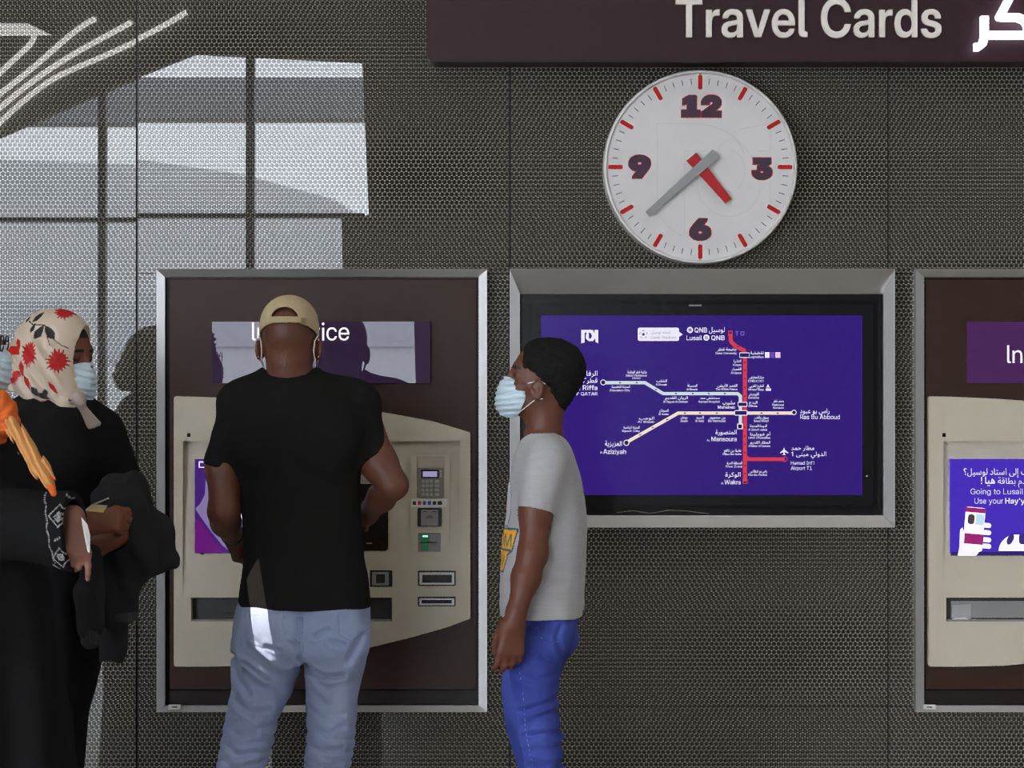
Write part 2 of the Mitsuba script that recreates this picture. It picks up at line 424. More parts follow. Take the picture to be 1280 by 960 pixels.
def ticket_machine(label, dx, second):
    k = thing('ticket_machine', label, 'ticket machine', None)
    S = lambda g: affinity.translate(g, dx, 0)
    R = lambda *a: S(rect(*a))
    frame(k, (198 + dx, 337, 609 + dx, 888), (208.5 + dx, 347, 598.5 + dx, 880))
    add(k + '__surround', slab(W(R(208, 346.5, 599, 880.5), -.01), .003, -.008), 'brown_dark')
    # the brown door: a raised sheet, an outer rim and a darker plinth
    door = slab(W(R(212.5, 350, 595, 861), -.02), -.008, -.024)
    add(k + '__door', door, 'brown_panel')
    add(k + '__rim', slab(W(ring(R(208.5, 347, 598.5, 880), R(212, 349.5, 595.5, 863)), -.018), -.008, -.018), 'brown_dark')
    add(k + '__plinth', slab(W(R(212, 864.5, 595.5, 879), -.02), -.008, -.020), 'brown_dark')
    # service display: a tilted sheet of dark glass with lit lettering
    d = slab(W(R(265, 402, 538, 479), -.028), -.018 if not second else -.024, -.0285)
    lt = slab(fit(text('ln Service', 420, 120), 315 + dx, 437 + dx, 425.5 if not second else 454, 22.5, -.03), -.0284, -.0292)
    if not second:
        c = d.centroid
        for m in (d, lt):
            m.apply_transform(trimesh.transformations.rotation_matrix(-.021, [0, 0, 1], c) @ trimesh.transformations.rotation_matrix(.002, [1, 0, 0], c))
            m.apply_translation([0, -.0068, 0])
    if second:
        add(k + '__service_display', ply(d, 'display_glass', emitter={'type': 'area', 'radiance': col(np.array(rgb(72, 30, 88)) * .62)}), None)
    else:
        add(k + '__service_display', ply(d, 'display_glass', emitter={'type': 'area', 'radiance': col(np.array(rgb(34, 22, 44)) * .8)}), None)
    add(k + '__service_display__lettering', glow(lt, (.95, .9, 1.0), .8), None)
    # beige front: gently curved top and bottom edges, a recess that runs out downwards
    top = [(217, 495.3), (250, 496), (300, 498.3), (360, 502.5), (420, 508), (480, 515.5), (540, 526.5), (588, 540.5)]
    bot = [(588, 773.5), (560, 784), (520, 795.5), (470, 808), (420, 818.5), (360, 828), (310, 832.5), (260, 833.6), (217, 833.5)]
    pan = S(Polygon(top + bot)).buffer(-3).buffer(3, quad_segs=4)
    yf = -.050
    body = cat(slab(W(pan.buffer(-.8), yf), -.03, yf), slab(W(pan, yf), -.024, -.0465))
    base = m3.Manifold.batch_boolean([_man(slab(W(pan.buffer(-.7), yf), -.03, yf)), _man(slab(W(pan, yf), -.024, -.0465))], m3.OpType.Add)
    q = lambda x, y, yy: np.array([(x + dx - 640) / 400, yy, CAM_Z - (y - 480) / 400])
    wedge = m3.Manifold.hull_points(np.array([q(x, y, yy) for x in (231.5, 575.5) for y, yy in ((551, yf + .020), (551, -.08), (745, yf + .0005), (745, -.08))]))
    holes = [wedge]
    def hole(g, depth, y0=-.08):
        holes.append(_man(slab(W(g, yf), yf + depth, y0)))
    hole(R(239, 747, 490, 777), .022)
    hole(R(523.5, 714.5, 568.5, 731), .02); hole(R(523.5, 747, 568.5, 756.5), .02)
    hole(R(462, 713, 490.5, 734), .012)
    hole(R(522.3, 666, 551, 690, 1), .03); hole(R(521, 571, 555.5, 622.5, 1), .03)
    hole(ring(R(513.0, 567.7, 562, 692.3, 3), R(514.6, 569.3, 560.4, 690.7, 2.6)), .03)
    base = base - m3.Manifold.batch_boolean(holes, m3.OpType.Add)
    add(k + '__front_panel', base, 'beige_panel')
    yr = lambda y: yf + .020 - .0195 * (y - 551) / 194          # depth of the recess floor at row y
    add(k + '__sensor', slab(W(R(234, 541.5, 238, 546), yf), yf + .002, yf - .001), 'black_plastic')
    # ticket tray
    add(k + '__ticket_tray', slab(W(R(240, 748, 489, 776.2), yf), yf + .0225, yf + .0205), 'dark_cavity')
    add(k + '__ticket_tray__lip', slab(W(R(240, 774.5, 489, 777), yf), yf + .02, yf + .002), 'grey_metal')
    add(k + '__payment_unit__backing', slab(W(R(513, 567.5, 562, 692.5), yf), -.022, -.031), 'brown_dark')
    if second:
        add(k + '__ticket_tray__inner_wall', slab(W(R(246, 752, 489, 773), yf), yf + .0205, yf + .016), 'grey_metal')
    # touch screen
    scr = rect(243.5, 574, 401, 691.5)
    m = slab(W(S(scr), yf + .004), yf + .018, yf + .0042)
    add(k + '__touch_screen', glow(m, rgb(66, 30, 120) if not second else rgb(74, 44, 196), .68, pick=3.0), None)
    ys = yf + .0036
    if second:
        tx = lambda s, x0, x1, b, cap, w=450, ar=False: add(k + '__touch_screen__lettering', glow(flat(fit(text(s, w, 64, ar), x0, x1, b, cap, ys), ys), (.9, .9, .95), .7), None)
        tx('للذهاب إلى استاد لوسيل؟', 1204.5, 1304, 593.5, 8.3, 520, True)
        tx('استخدم بطاقة', 1247, 1304, 605, 8.0, 480, True)
        tx('هيّا !'.replace('ّ', ''), 1226, 1244, 605, 9.0, 800, True)
        tx('Going to Lusail stadium?', 1213, 1322, 617.8, 7.0, 430)
        tx('Use your', 1218, 1254, 629.5, 7.0, 430)
        tx("Hay'ya Card!", 1256.5, 1312, 629.5, 7.0, 750)
        ph = lambda g, c, y: add(k + '__touch_screen__picture', glow(flat(W(g, y), y), c, .85), None)
        c1 = lambda pts: Polygon(pts)
        fingers = unary_union([c1([(1197, 695), (1199, 684), (1200, 662), (1203, 659), (1205, 664), (1206, 676), (1216, 688), (1224, 684), (1224, 690), (1220, 695)])] +
                              [LineString([(1226, y), (1236, y + 1)]).buffer(3.2) for y in (656, 665, 674, 682)])
        ph(fingers, (.86, .84, .95), ys - .0002)
        phone = affinity.rotate(rect(1205, 634, 1230, 689, 3), 5)
        ph(phone, (.93, .90, .95), ys - .0005)
        ph(affinity.rotate(rect(1206.5, 635, 1232, 640.5), 5), rgb(150, 30, 110), ys - .0008)
        ph(affinity.rotate(rect(1205.5, 667.5, 1229, 680), 5), rgb(150, 30, 110), ys - .0008)
        ph(affinity.rotate(rect(1210, 643, 1218, 655, 3), 5), rgb(70, 60, 66), ys - .0008)
        ph(affinity.rotate(rect(1220, 643, 1230, 656), 5), rgb(190, 215, 235), ys - .0008)
        train = unary_union([Point(1270, 690).buffer(22, quad_segs=12).intersection(rect(1240, 660, 1270, 689)), rect(1269, 668, 1344, 689)])
        ph(train, (.88, .88, .95), ys - .0002)
        ph(rect(1188.5, 690, 1344, 694.5), rgb(44, 28, 96), ys - .0001)
        ph(unary_union([affinity.rotate(affinity.scale(Point(1263, 674).buffer(6), .6, 1.2), 25), rect(1274, 667, 1284, 680, 3), rect(1290, 667, 1312, 680, 3), rect(1318, 667, 1340, 680, 3)]), rgb(52, 40, 120), ys - .0004)
    else:
        swirl = Polygon([(244, 636), (250, 630), (256, 618), (257, 600), (262, 588), (300, 588), (350, 600), (400, 600), (400, 691), (290, 691), (278, 682), (262, 662), (252, 648)])
        add(k + '__touch_screen__picture', glow(flat(W(swirl, ys), ys), rgb(128, 112, 158), .8), None)
        add(k + '__touch_screen__picture', glow(flat(W(Polygon([(244, 648), (252, 652), (268, 676), (282, 691), (244, 691)]), ys), ys), rgb(96, 20, 110), .8), None)
        add(k + '__touch_screen__picture', glow(flat(W(ring(rect(248, 576.5, 256, 585, 1.5), rect(250, 578.5, 256, 583.5)), ys), ys), (.72, .6, .85), .85), None)
        add(k + '__touch_screen__lettering', glow(flat(W(unary_union([Point(299.5, 614).buffer(2), rect(296, 634, 305, 637), rect(296, 620, 298, 626), rect(300, 620, 304, 625), rect(297, 641, 299, 649), rect(301, 641, 305, 649, 1)]), ys - .0003), ys - .0003), (.95, .85, 1.0), .9), None)
    add(k + '__screen_foot', slab(W(R(250.5, 690.5, 254, 693.5), yf), yf + .012, yf + .004), 'black_plastic')
    # dark reading window beside the screen
    add(k + '__reader_window', slab(W(R(404, 605, 485, 688.5, 4), yf), yf + .018, yf + .004), 'brown_dark')
    add(k + '__reader_window__mark', slab(W(R(458, 678.5, 465, 680), yf), yf + .0042, yf + .0035), 'grey_metal')
    add(k + '__notice_plate', slab(W(R(425, 589, 465, 603, 1), yf), yf + .017, yf + .012), 'key_plastic')
    # note slot
    add(k + '__note_slot', slab(W(R(462.5, 713.5, 490, 733.5), yf), yf + .0125, yf + .010), 'dark_cavity')
    add(k + '__note_slot__mouth', slab(W(ring(R(465, 715, 486, 732), R(470, 718, 481, 729)), yf), yf + .0105, yf + .003), 'grey_metal')
    # payment unit: engraved outline, keypad, card labels, contactless plate, card slot
    p = k + '__payment_unit'
    yp = yr(691) - .0006
    unit = slab(W(R(512.8, 567.5, 562.2, 692.5, 3.2), yp), yp + .006, yp - .0008)
    add(p, m3.Manifold.batch_boolean([_man(unit)] + [_man(slab(W(ring(R(513.0, 567.7, 562, 692.3, 3), R(514.6, 569.3, 560.4, 690.7, 2.6)), yp), yp, yp - .02)),
        _man(slab(W(R(521, 571, 555.5, 622.5, 1), yp), yp + .005, yp - .02)), _man(slab(W(R(522.3, 666, 551, 690, 1), yp), yp + .005, yp - .02))], m3.OpType.Subtract), 'beige_panel')
    add(p + '__hood', slab(W(R(521.2, 571.2, 555.3, 584.5), yp), yp + .0052, yp + .002), 'beige_shadow')  # panel beige above the keypad, with its shade put into the colour
    add(p + '__keypad', slab(W(R(523, 585, 554.5, 622, 1), yp), yp + .005, yp - .004), 'grey_plastic')
    add(p + '__keypad_display_frame', slab(W(R(526.5, 587, 548.5, 597.5, .6), yp), yp - .004, yp - .0052), 'black_plastic')
    add(p + '__keypad_display', glow(slab(W(R(528.5, 589, 546.5, 596), yp), yp - .005, yp - .0058), rgb(150, 140, 185), .8), None)
    kz = yp - .004
    for r in range(4):
        for c in range(4):
            x0 = 527.2 + c * 5.0 + (1.5 if c == 3 else 0)
            add(p + '__key', slab(W(R(x0, 600 + r * 5.4, x0 + (5.4 if c == 3 else 3.7), 603.6 + r * 5.4, .8), kz), kz, kz - .0018), 'key_plastic')
    for j in range(3):
        add(p + '__key', slab(W(R(550, 588 + j * 3.2, 552.6, 590 + j * 3.2, .5), kz), kz, kz - .0012), 'key_plastic')
    add(p + '__card_label', slab(W(R(514, 623.3, 559.3, 634.2), yp), yp - .0008, yp - .0016), 'white_plastic')
    for j, (cc, w) in enumerate((('ink_dark', 4.0), ('ink_red', 4.2), ('ink_blue', 4.2), ('ink_blue', 4.2), ('ink_dark', 4.5), ('ink_dark', 5.5))):
        x0 = 516 + j * 6.2
        add(p + '__card_mark', flat(W(R(x0, 626.5, x0 + w, 631, .8), yp - .0018), yp - .0018), cc)
    add(p + '__contactless_reader', slab(W(R(522, 634.8, 552.3, 658, 2), yp), yp, yp - .006), 'black_plastic')
    add(p + '__contactless_plate', slab(W(R(526.3, 637, 548, 657, .8), yp), yp - .006, yp - .0075), 'grey_metal')
    for r in (1.2, 2.6, 4.0):
        arcg = ring(Point(537, 648.5).buffer(r + .35), Point(537, 648.5).buffer(r - .35)).intersection(rect(530, 640, 545, 648))
        add(p + '__contactless_mark', flat(W(S(arcg), yp - .0078), yp - .0078), 'ink_dark')
    add(p + '__contactless_mark', flat(W(S(unary_union([rect(528.5, 639, 533, 640.2), rect(540.5, 639, 545.5, 640.2)])), yp - .0078), yp - .0078), 'ink_dark')
    add(p + '__card_slot', slab(W(R(522.5, 666.2, 550.8, 689.8), yp), yp + .006, yp + .003), 'grey_metal')
    add(p + '__card_slot_guide', slab(W(unary_union([R(526, 668, 536.5, 677), R(527.5, 677, 535, 688, 1)]), yp), yp + .003, yp - .001), 'ink_green')
    add(p + '__card_slot_light', glow(slab(W(R(528, 669, 535, 671.4, 1), yp), yp - .001, yp - .0018), (.45, 1.0, .75), .8), None)
    add(p + '__card_slot_mouth', slab(W(R(525, 677.3, 546, 678.8), yp), yp + .003, yp - .0015), 'black_plastic')
    # coin and receipt trays with pale rims
    for y0, y1 in ((714, 731.5), (746.4, 757.2)):
        add(k + '__coin_tray', slab(W(R(524, y0, 568, y1), yf), yf + .0205, yf + .0185), 'dark_cavity')
        add(k + '__coin_tray__outline', slab(W(ring(R(522.5, y0 - .6, 569.5, y1 + .6, .8), R(524.3, y0 + 1.4, 568, y1 - .6, .5)), yf), yf + .004, yf - .0012), 'black_plastic')
        add(k + '__coin_tray__rim', slab(W(ring(R(524.4, y0 + 1.4, 568, y1 - .6), R(527 if y1 > 740 else 527.8, y0 + (4.6 if y1 < 740 else 3.6), 564.6, y1 - 3.0)), yf), yf + .006, yf - .0005), 'white_plastic')
    add(k + '__number_sticker', slab(W(R(211, 880.8, 225.5, 886.8), -.044), -.034, -.0455), 'white_plastic')
    add(k + '__number_sticker__mark', flat(W(R(214.5, 883.2, 221.5, 884.6), -.0458), -.0458), 'ink_dark')
    return k


def _man(m):
    if isinstance(m, m3.Manifold):
        return m
    m = trimesh.Trimesh(m.vertices, m.faces, process=True)
    m.merge_vertices()
    parts = m.split(only_watertight=True)
    ms = []
    for q in (parts if len(parts) else [m]):
        trimesh.repair.fix_normals(q)
        ms.append(m3.Manifold(m3.Mesh(np.array(q.vertices, np.float32), np.array(q.faces, np.uint32))))
    return m3.Manifold.batch_boolean(ms, m3.OpType.Add) if len(ms) > 1 else ms[0]


ticket_machine('steel-framed brown and beige ticket machine that the man in the black t-shirt is using', 0, False)
km = ticket_machine('steel-framed brown and beige ticket machine cut off by the right edge of the photo', 944, True)
scene_receipt = slab(W(affinity.translate(Polygon([(247, 757), (270, 755), (270, 777), (246, 777)]), 944, 0), -.04), -.0335, -.036)
kr = thing('receipt', 'grey folded paper slip standing in the tray of the right ticket machine', 'paper')
matte('paper_grey', (0.36, 0.36, 0.37)); matte('paper_white', (0.72, 0.72, 0.70))
add(kr, scene_receipt, 'paper_grey')
kr = thing('receipt', 'crumpled white paper scraps lying along the tray of the right ticket machine', 'paper')
add(kr, slab(W(affinity.translate(unary_union([Polygon([(243, 777), (249, 773), (262, 771.5), (269, 775), (270, 777)]), Polygon([(272, 774), (277, 774), (282, 777), (272, 777)])]), 944, 0), -.045), -.038, -.044), 'paper_white')

# ---------------------------------------------------------------- metro map display
km = thing('map_display', 'wall screen showing a purple metro line map in a brushed steel frame', 'display')
frame(km, (637, 337, 1115, 658), (650, 368, 1100.5, 643), -.058, -.0565)
add(km + '__bezel', slab(W(ring(rect(650, 368, 1100.5, 643), rect(676, 394, 1078, 619)), -.03), .003, -.03), 'black_plastic')
add(km + '__bezel__edge', slab(W(ring(rect(658, 376, 1096, 636), rect(662, 380, 1091, 632)), -.033), -.03, -.034), 'screen_black')
SY = -.026
add(km + '__screen', glow(slab(W(rect(675, 393, 1079, 620), SY), .003, SY), rgb(50, 22, 126), .68, pick=6.0), None)
WHITE = (.86, .84, .95)
LY = SY - .0006


def lit(part, g, c, layer=0, k=.76):
    y = LY - layer * .0003
    return add(km + '__screen__' + part, glow(flat(W(g, y), y), c, k), None)


def stroke(pts, w):
    return LineString(pts).buffer(w / 2, cap_style='flat', join_style='round', quad_segs=4)


PALE_G, PALE_Y, RED = rgb(205, 222, 226), rgb(240, 224, 206), rgb(214, 58, 78)
lit('green_line', stroke([(754, 478.3), (806, 478.3), (829, 492), (922, 492), (925.5, 495), (925.5, 533)], 4.2), PALE_G)
lit('gold_line', stroke([(783, 553), (848, 516.3), (992, 516.3)], 4.2), PALE_Y, 1)
lit('red_line', unary_union([stroke([(913, 417), (913.6, 427), (920, 433), (930, 438), (931.2, 442), (931.2, 602)], 5.2), stroke([(931, 570), (936, 574), (981, 574)], 4.6)]), RED, 2)
dots = [(775, 478.3), (796, 478.3), (820, 487), (845, 492), (866, 492), (886, 492), (906, 492), (800, 543.5), (816, 534.5), (834, 524.4), (856, 516.3), (875, 516.3), (896, 516.3), (952, 516.3), (972, 516.3)]
lit('station', unary_union([Point(p).buffer(1.0, quad_segs=3) for p in dots]), rgb(30, 20, 60), 3, .6)
lit('station', unary_union([Point(931.2, y).buffer(.9, quad_segs=3) for y in (453, 463, 473, 484, 495, 534, 545, 555, 566, 582, 592)] + [Point(922, 433.5).buffer(.9)]), rgb(90, 20, 60), 4, .6)
rg = lambda x, y, r, w: ring(Point(x, y).buffer(r), Point(x, y).buffer(r - w))
lit('terminal', unary_union([rg(754, 478, 3.6, 1.0), rg(783, 553.5, 3.8, 1.1), rg(992.5, 515.5, 3.3, 1.0), ring(rect(921.5, 529.5, 928.5, 536.5), rect(922.7, 530.7, 927.3, 535.3))]), WHITE, 4)
lit('terminal_core', unary_union([Point(754, 478).buffer(2.6), Point(783, 553.5).buffer(2.7), Point(992.5, 515.5).buffer(2.3), rect(922.7, 530.7, 927.3, 535.3)]), rgb(35, 22, 60), 4, .6)
lit('terminal_red', unary_union([ring(rect(910, 413.4, 916, 419.4), rect(911.2, 414.6, 914.8, 418.2)), rg(981, 574, 3.4, 1.0), ring(rect(928, 599, 934.4, 605), rect(929.2, 600.2, 933.2, 603.8))]), RED, 5)
ic = [rect(924, 440.5, 937, 447.3, 1.2), rect(922, 502.3, 934.3, 508.5, 1.2), rect(918, 512.8, 934.3, 519.5, 1.2)]
lit('interchange', unary_union([ring(r, r.buffer(-1)) for r in ic]), WHITE, 5)
lit('interchange_core', unary_union([r.buffer(-1) for r in ic]), rgb(40, 24, 100), 5)
# emblem
em = unary_union([Polygon([(726.5, 412.3), (735, 412.3), (735, 416), (731, 416), (731, 428), (726.5, 429.3)]), Polygon([(743, 412.3), (748, 412.3), (748, 429.3), (744.2, 427.5)]), Polygon([(736, 412.3), (741, 413), (743, 417), (743.5, 423), (741, 426), (736, 426), (732.5, 423), (732.5, 419)]).buffer(.4)])
em = em.difference(Polygon([(736, 415.6), (738.5, 416.6), (740, 420), (738.5, 423.2), (736.3, 423.2)]))
lit('emblem', em, WHITE)
lit('badge', unary_union([rect(797, 409.5, 849, 426.2, 2.6), Polygon([(848, 414), (853.5, 418), (848, 422)])]), WHITE)
lit('badge_print', unary_union([ring(Point(804.3, 418).buffer(5), Point(804.3, 418).buffer(4.3)).intersection(unary_union([Polygon([(804.3, 418), (804.3 + 9 * math.cos(a - .3), 418 + 9 * math.sin(a - .3)), (804.3 + 9 * math.cos(a + .3), 418 + 9 * math.sin(a + .3))]) for a in np.arange(5) * 1.2566 - 1.57])), Point(804.3, 418).buffer(1.7)]), rgb(70, 60, 110), 1, .8)


def word(s, x0, x1, base, cap, ar=False, w=520, c=WHITE, layer=2, k=.76):
    g = text(s, w, 48 if cap < 5 else 64, ar)
    y = LY - layer * .0003
    add(km + '__screen__lettering', glow(flat(fit(g, x0, x1, base, cap, y), y), c, k), None)


word('استاد لوسيل', 814, 838, 417, 4.0, True, 400, rgb(150, 145, 175), 1, .8)
word('Lusail Stadium', 813, 845, 423.4, 3.6, False, 400, rgb(150, 145, 175), 1, .8)
for cx, cy in ((862.5, 412.5), (883, 422)):
    lit('operator_mark', Point(cx, cy).buffer(3.9).difference(rect(cx - 1.6, cy - 2, cx - .6, cy + 2)).difference(rect(cx + .5, cy - 2, cx + 1.5, cy + 2)), WHITE)
word('QNB', 868, 884, 415.6, 6.2, w=650); word('لوسيل', 886, 906, 415.2, 6.4, True, 600)
word('Lusail', 858, 877.5, 425.2, 5.8, w=600); word('QNB', 889, 906, 425.2, 6.0, w=650)
word('الرفاع', 728, 747, 470, 6.5, True, 600); word('قطر مول', 716, 747, 478.5, 5.8, True, 600)
word('Al Riffa', 717, 747, 487.6, 6.0, w=650); word('MALL OF QATAR', 697, 747, 494.3, 4.4, w=600)
SM = [('مكتبة قطر الوطنية', 'Qatar National', 782, 808.5, 466.6, 470.6), ('المدينة التعليمية', 'Education City', 762.5, 787.5, 485.0, 489.2), ('الشقب', 'Al Shaqab', 819.5, 834, 477.6, 482.0),
      ('الريان القديم', 'Al Rayyan Al Qadeem', 829, 860, 499.0, 503.4), ('المسيلة', 'Al Messila', 858, 872, 483.6, 488.0), ('مستشفى حمد', 'Hamad Hospital', 873, 899.5, 499.0, 503.4),
      ('القصر الأبيض', 'The White Palace', 894.5, 922, 483.6, 487.8), ('جامعة قطر', 'Qatar University', 894.5, 921, 438.4, 442.8), ('لقطيفية', 'Legtaifiya', 936.5, 954.5, 442.8, 447.4),
      ('كتارا', 'Katara', 916.5, 927, 453.0, 457.4), ('القصار', 'Al Qassar', 913.5, 927, 463.0, 467.4), ('مركز المعارض', 'DECC', 935, 955, 473.2, 477.6),
      ('الخليج الغربي', 'West Bay', 935, 955, 484.0, 488.2), ('الكورنيش', 'Corniche', 935, 949, 494.2, 498.4), ('البدع', 'Al Bidda', 935.5, 947, 504.6, 509.0),
      ('السودان', 'Al Sudan', 823, 836, 514.6, 519.0), ('جوعان', 'Joaan', 850, 859.5, 523.4, 527.4), ('السد', 'Al Sadd', 869, 880, 523.4, 527.4),
      ('بن محمود', 'Bin Mahmoud', 885, 907, 523.4, 527.4), ('سوق واقف', 'Souq Waqif', 942, 961, 523.4, 527.4), ('متحف قطر', 'National', 965.5, 980, 503.0, 507.4),
      ('الوعب', 'Al Waab', 797, 818, 524.4, 528.6), ('المدينة الرياضية', 'Sport City', 777.5, 800, 535.8, 540.0), ('الدوحة الجديدة', 'Al Doha Al Jadeda', 935.5, 959, 534.0, 538.4),
      ('أم غويلينا', 'Umm Ghuwailina', 935.5, 963, 544.4, 548.4), ('المطار القديم', 'Al Matar Al Qadeem', 935.5, 963, 554.6, 558.8), ('عقبة بن نافع', 'Oqba Ibn Nafie', 903, 927, 564.8, 569.0),
      ('المنطقة الحرة', 'Free Zone', 907, 928, 580.4, 584.4), ('راس بو فنطاس', 'Ras Bu Fontas', 935.5, 959, 590.6, 594.8)]
for a, e, x0, x1, b1, b2 in SM:
    wid = x1 - x0
    word(a, x0 + wid * .08, x1, b1, 3.6, True, 600)
    word(e, x0, x1, b2, 2.8, False, 560)
word('Library', 790, 801, 473.6, 2.6); word('Museum', 966, 980, 511.0, 2.8)
word('مشيرب', 903, 919, 505.6, 5.0, True, 600); word('Msheireb', 897, 919, 511.0, 4.2, w=600)
word('العزيزية', 756, 777.5, 557.4, 6.0, True, 600); word('Aziziyah', 754, 782.5, 567.4, 6.0, w=600); word('AL', 750, 753.4, 566.8, 2.6)
word('راس بو عبود', 1000, 1037, 516.6, 6.0, True, 560); word('Ras Bu Abboud', 1000, 1050, 524.0, 5.8, w=560)
word('المنصورة', 894.5, 921, 543.0, 6.0, True, 600); word('Mansoura', 889, 921, 551.6, 5.8, w=600); word('AL', 883.5, 887.4, 551.6, 2.6)
word('الوكرة', 906.5, 926, 596.0, 6.0, True, 600); word('Wakra', 905.5, 926, 605.4, 5.6, w=600); word('AL', 901.3, 904.8, 605.2, 2.6)
word('مطار حمد', 989, 1018, 562.6, 5.6, True, 560); word('الدولي مبنى 1', 989, 1033, 570.2, 5.6, True, 560)
word("Hamad Int'l", 988.5, 1018, 581.0, 4.8, w=450); word('Airport T1', 988.5, 1015, 587.4, 4.8, w=450)
lit('plane_mark', unary_union([Polygon([(980, 559.5), (981, 561), (981, 568), (979.2, 568), (979.2, 561)]), Polygon([(979.4, 562), (980.8, 562), (985.5, 565.6), (985.5, 566.8), (980, 565), (975, 566.8), (975, 565.6)]), Polygon([(979.5, 567), (980.7, 567), (982.8, 568.8), (977.6, 568.8)])]), WHITE)
lit('line_badge', rect(956, 440, 962, 447.3), WHITE); lit('line_badge', rect(962.5, 440, 968.5, 447.3), rgb(110, 70, 190)); lit('line_badge', rect(969, 440, 975.5, 447.3), rgb(240, 205, 220))
lit('line_badge', unary_union([rect(919.5, 414, 923, 415.2), rect(920.7, 414, 921.9, 419.4), ring(rect(925.5, 414, 930.5, 419.4, 1), rect(926.8, 415.3, 929.2, 418.1))]), rgb(110, 90, 200))
lit('harbour_mark', unary_union([Polygon([(960, 480), (962.4, 484.4), (957.6, 484.4)]), rect(957, 485.5, 964, 488.6)]), WHITE, 0, .7)
add(km + '__maker_plate', slab(W(rect(861, 380.8, 877, 383), -.03), -.03, -.0312), 'grey_metal')
add(km + '__power_light', glow(slab(W(Point(1083.5, 595).buffer(.9), -.03), -.03, -.0312), (.8, .85, .9), .5), None)
cb = [P(770, 640), P(790, 637.5), P(812, 641), P(835, 637), P(858, 638), P(885, 641.5)]
cb = np.array(cb); cb[:, 1] = -.034
add(km + '__cable', tube(cb, .0016, 6), 'grey_plastic', smooth=True)

# ---------------------------------------------------------------- clock
kc = thing('wall_clock', 'large round white wall clock with grey and red hands above the map screen', 'clock')
CC = P(875.5, 208.5, 6.93); CR = 121.5 * 6.93 / FPX
def onwall(m, y=0.0):
    """z-up mesh turned to face the camera and put at the clock's centre, with its base at depth y"""
    m = m.copy(); v = np.array(m.vertices)
    return trimesh.Trimesh(np.stack([v[:, 0] + CC[0], y - v[:, 2], v[:, 1] + CC[2]], 1), m.faces, process=False)
R_ = CR
add(kc + '__case', onwall(lathe([(0, 0), (R_ - .008, 0), (R_, .006), (R_, .062), (R_ - .003, .068), (R_ - .009, .069), (R_ - .0115, .066), (R_ - .0125, .058), (0, .058)], 128), -.0035), 'clock_case', smooth=35)
FY = -.0632
add(kc + '__dial', onwall(lathe([(0, 0), (R_ - .0118, 0), (R_ - .0118, .0016), (0, .0016)], 96), -.0616), 'clock_face', smooth=35)
sc_ = 6.93 / FPX
def dial(g):   # clock shapes in pixels about the clock's centre, y down
    return affinity.affine_transform(g, [sc_, 0, 0, -sc_, CC[0], CC[2]])
for h in range(60):
    a = h * 6
    g = rect(-2.6, -115, 2.6, -97, 2) if h % 5 == 0 else rect(-.55, -111, .55, -103.5)
    add(kc + ('__hour_mark' if h % 5 == 0 else '__minute_mark'), slab(dial(affinity.rotate(g, a, origin=(0, 0))), FY, FY - (.0012 if h % 5 == 0 else .0007)), 'clock_red' if h % 5 == 0 else 'clock_tick')
add(kc + '__dial_pin', slab(dial(unary_union([Point(.5, -117).buffer(1.3), Point(-.5, 117).buffer(1.0)])), FY, FY - .002), 'black_plastic')


def numeral(s, x0, x1, top, base):
    g = text(s, 900, 160); b = g.bounds
    g = affinity.affine_transform(g, [(x1 - x0 - 4) / (b[2] - b[0]), 0, 0, -(base - top - 3), x0 + 2 - 875.5 - b[0] * (x1 - x0 - 4) / (b[2] - b[0]), base - 1.5 - 208.5])
    if s == '12':
        g = unary_union([g, rect(x0 - 875.5 + 1, base - 8 - 208.5, x0 - 875.5 + 21.5, base - 208.5 - 1.5), rect(x0 - 875.5 + 8, top - 208.5 + 2, x0 - 875.5 + 17, base - 208.5 - 2)])
    g = g.buffer(1.4, join_style='mitre').buffer(-.1)
    add(kc + '__numeral', slab(dial(g), FY, FY - .0016), 'clock_number')
    add(kc + '__numeral__outline', slab(dial(ring(g.buffer(.8), g)), FY, FY - .0011), 'clock_red')


numeral('12', 852.5, 902.5, 119, 146.5); numeral('3', 939.5, 966, 197, 224); numeral('6', 861.5, 889.5, 273, 300); numeral('9', 785.5, 814, 194, 222.5)
# faint engraved emblem lines on the dial
ar = lambda cx, cy, rx, ry, a0, a1, n=14: [(cx + rx * math.cos(t), cy + ry * math.sin(t)) for t in np.radians(np.linspace(a0, a1, n))]
lines = [[(-54, 64), (-54, -54), (-8, -54)] + ar(-8, 20, 80, 74, -90, -20), [(-54, 64)] + ar(-8, 40, 46, 48, 155, 95), [(-20, 83), (-20, -20), (12, -20)] + ar(38, -5, 18, 30, -150, -20) ,
         [(48, -47), (88, -54), (88, 62)], [(88, -20), (72, -20)], ar(36, 20, 40, 42, 10, 190, 20), ar(36, 5, 20, 26, -90, 100)]
for ln in lines:
    g = LineString([(x, y) for x, y in ln]).buffer(.32, cap_style='flat')
    add(kc + '__engraved_line', slab(dial(g), FY, FY - .0004), 'clock_line')


def hand(part, tip, tail, w_tip, w_tail, bsdf, y0, y1):
    tip, tail = np.array(tip, float), np.array(tail, float)
    t = (tip - tail) / np.linalg.norm(tip - tail); n = np.array([-t[1], t[0]])
    g = Polygon([tip + n * w_tip, tip - n * w_tip, tail - n * w_tail, tail + n * w_tail])
    add(kc + '__' + part, slab(dial(g), y0, y1), bsdf)


hand('hour_hand', (35, 43), (-11.5, -12.5), 5.0, 8.0, 'clock_hand_red', FY - .010, FY - .013)
hand('minute_hand', (-66.5, 59.5), (19.5, -16.5), 3.6, 6.6, 'clock_hand_grey', FY - .016, FY - .019)
add(kc + '__spindle', onwall(lathe([(0, 0), (.007, 0), (.007, .0175), (0, .0175)], 24), FY), 'clock_hand_grey', smooth=35)

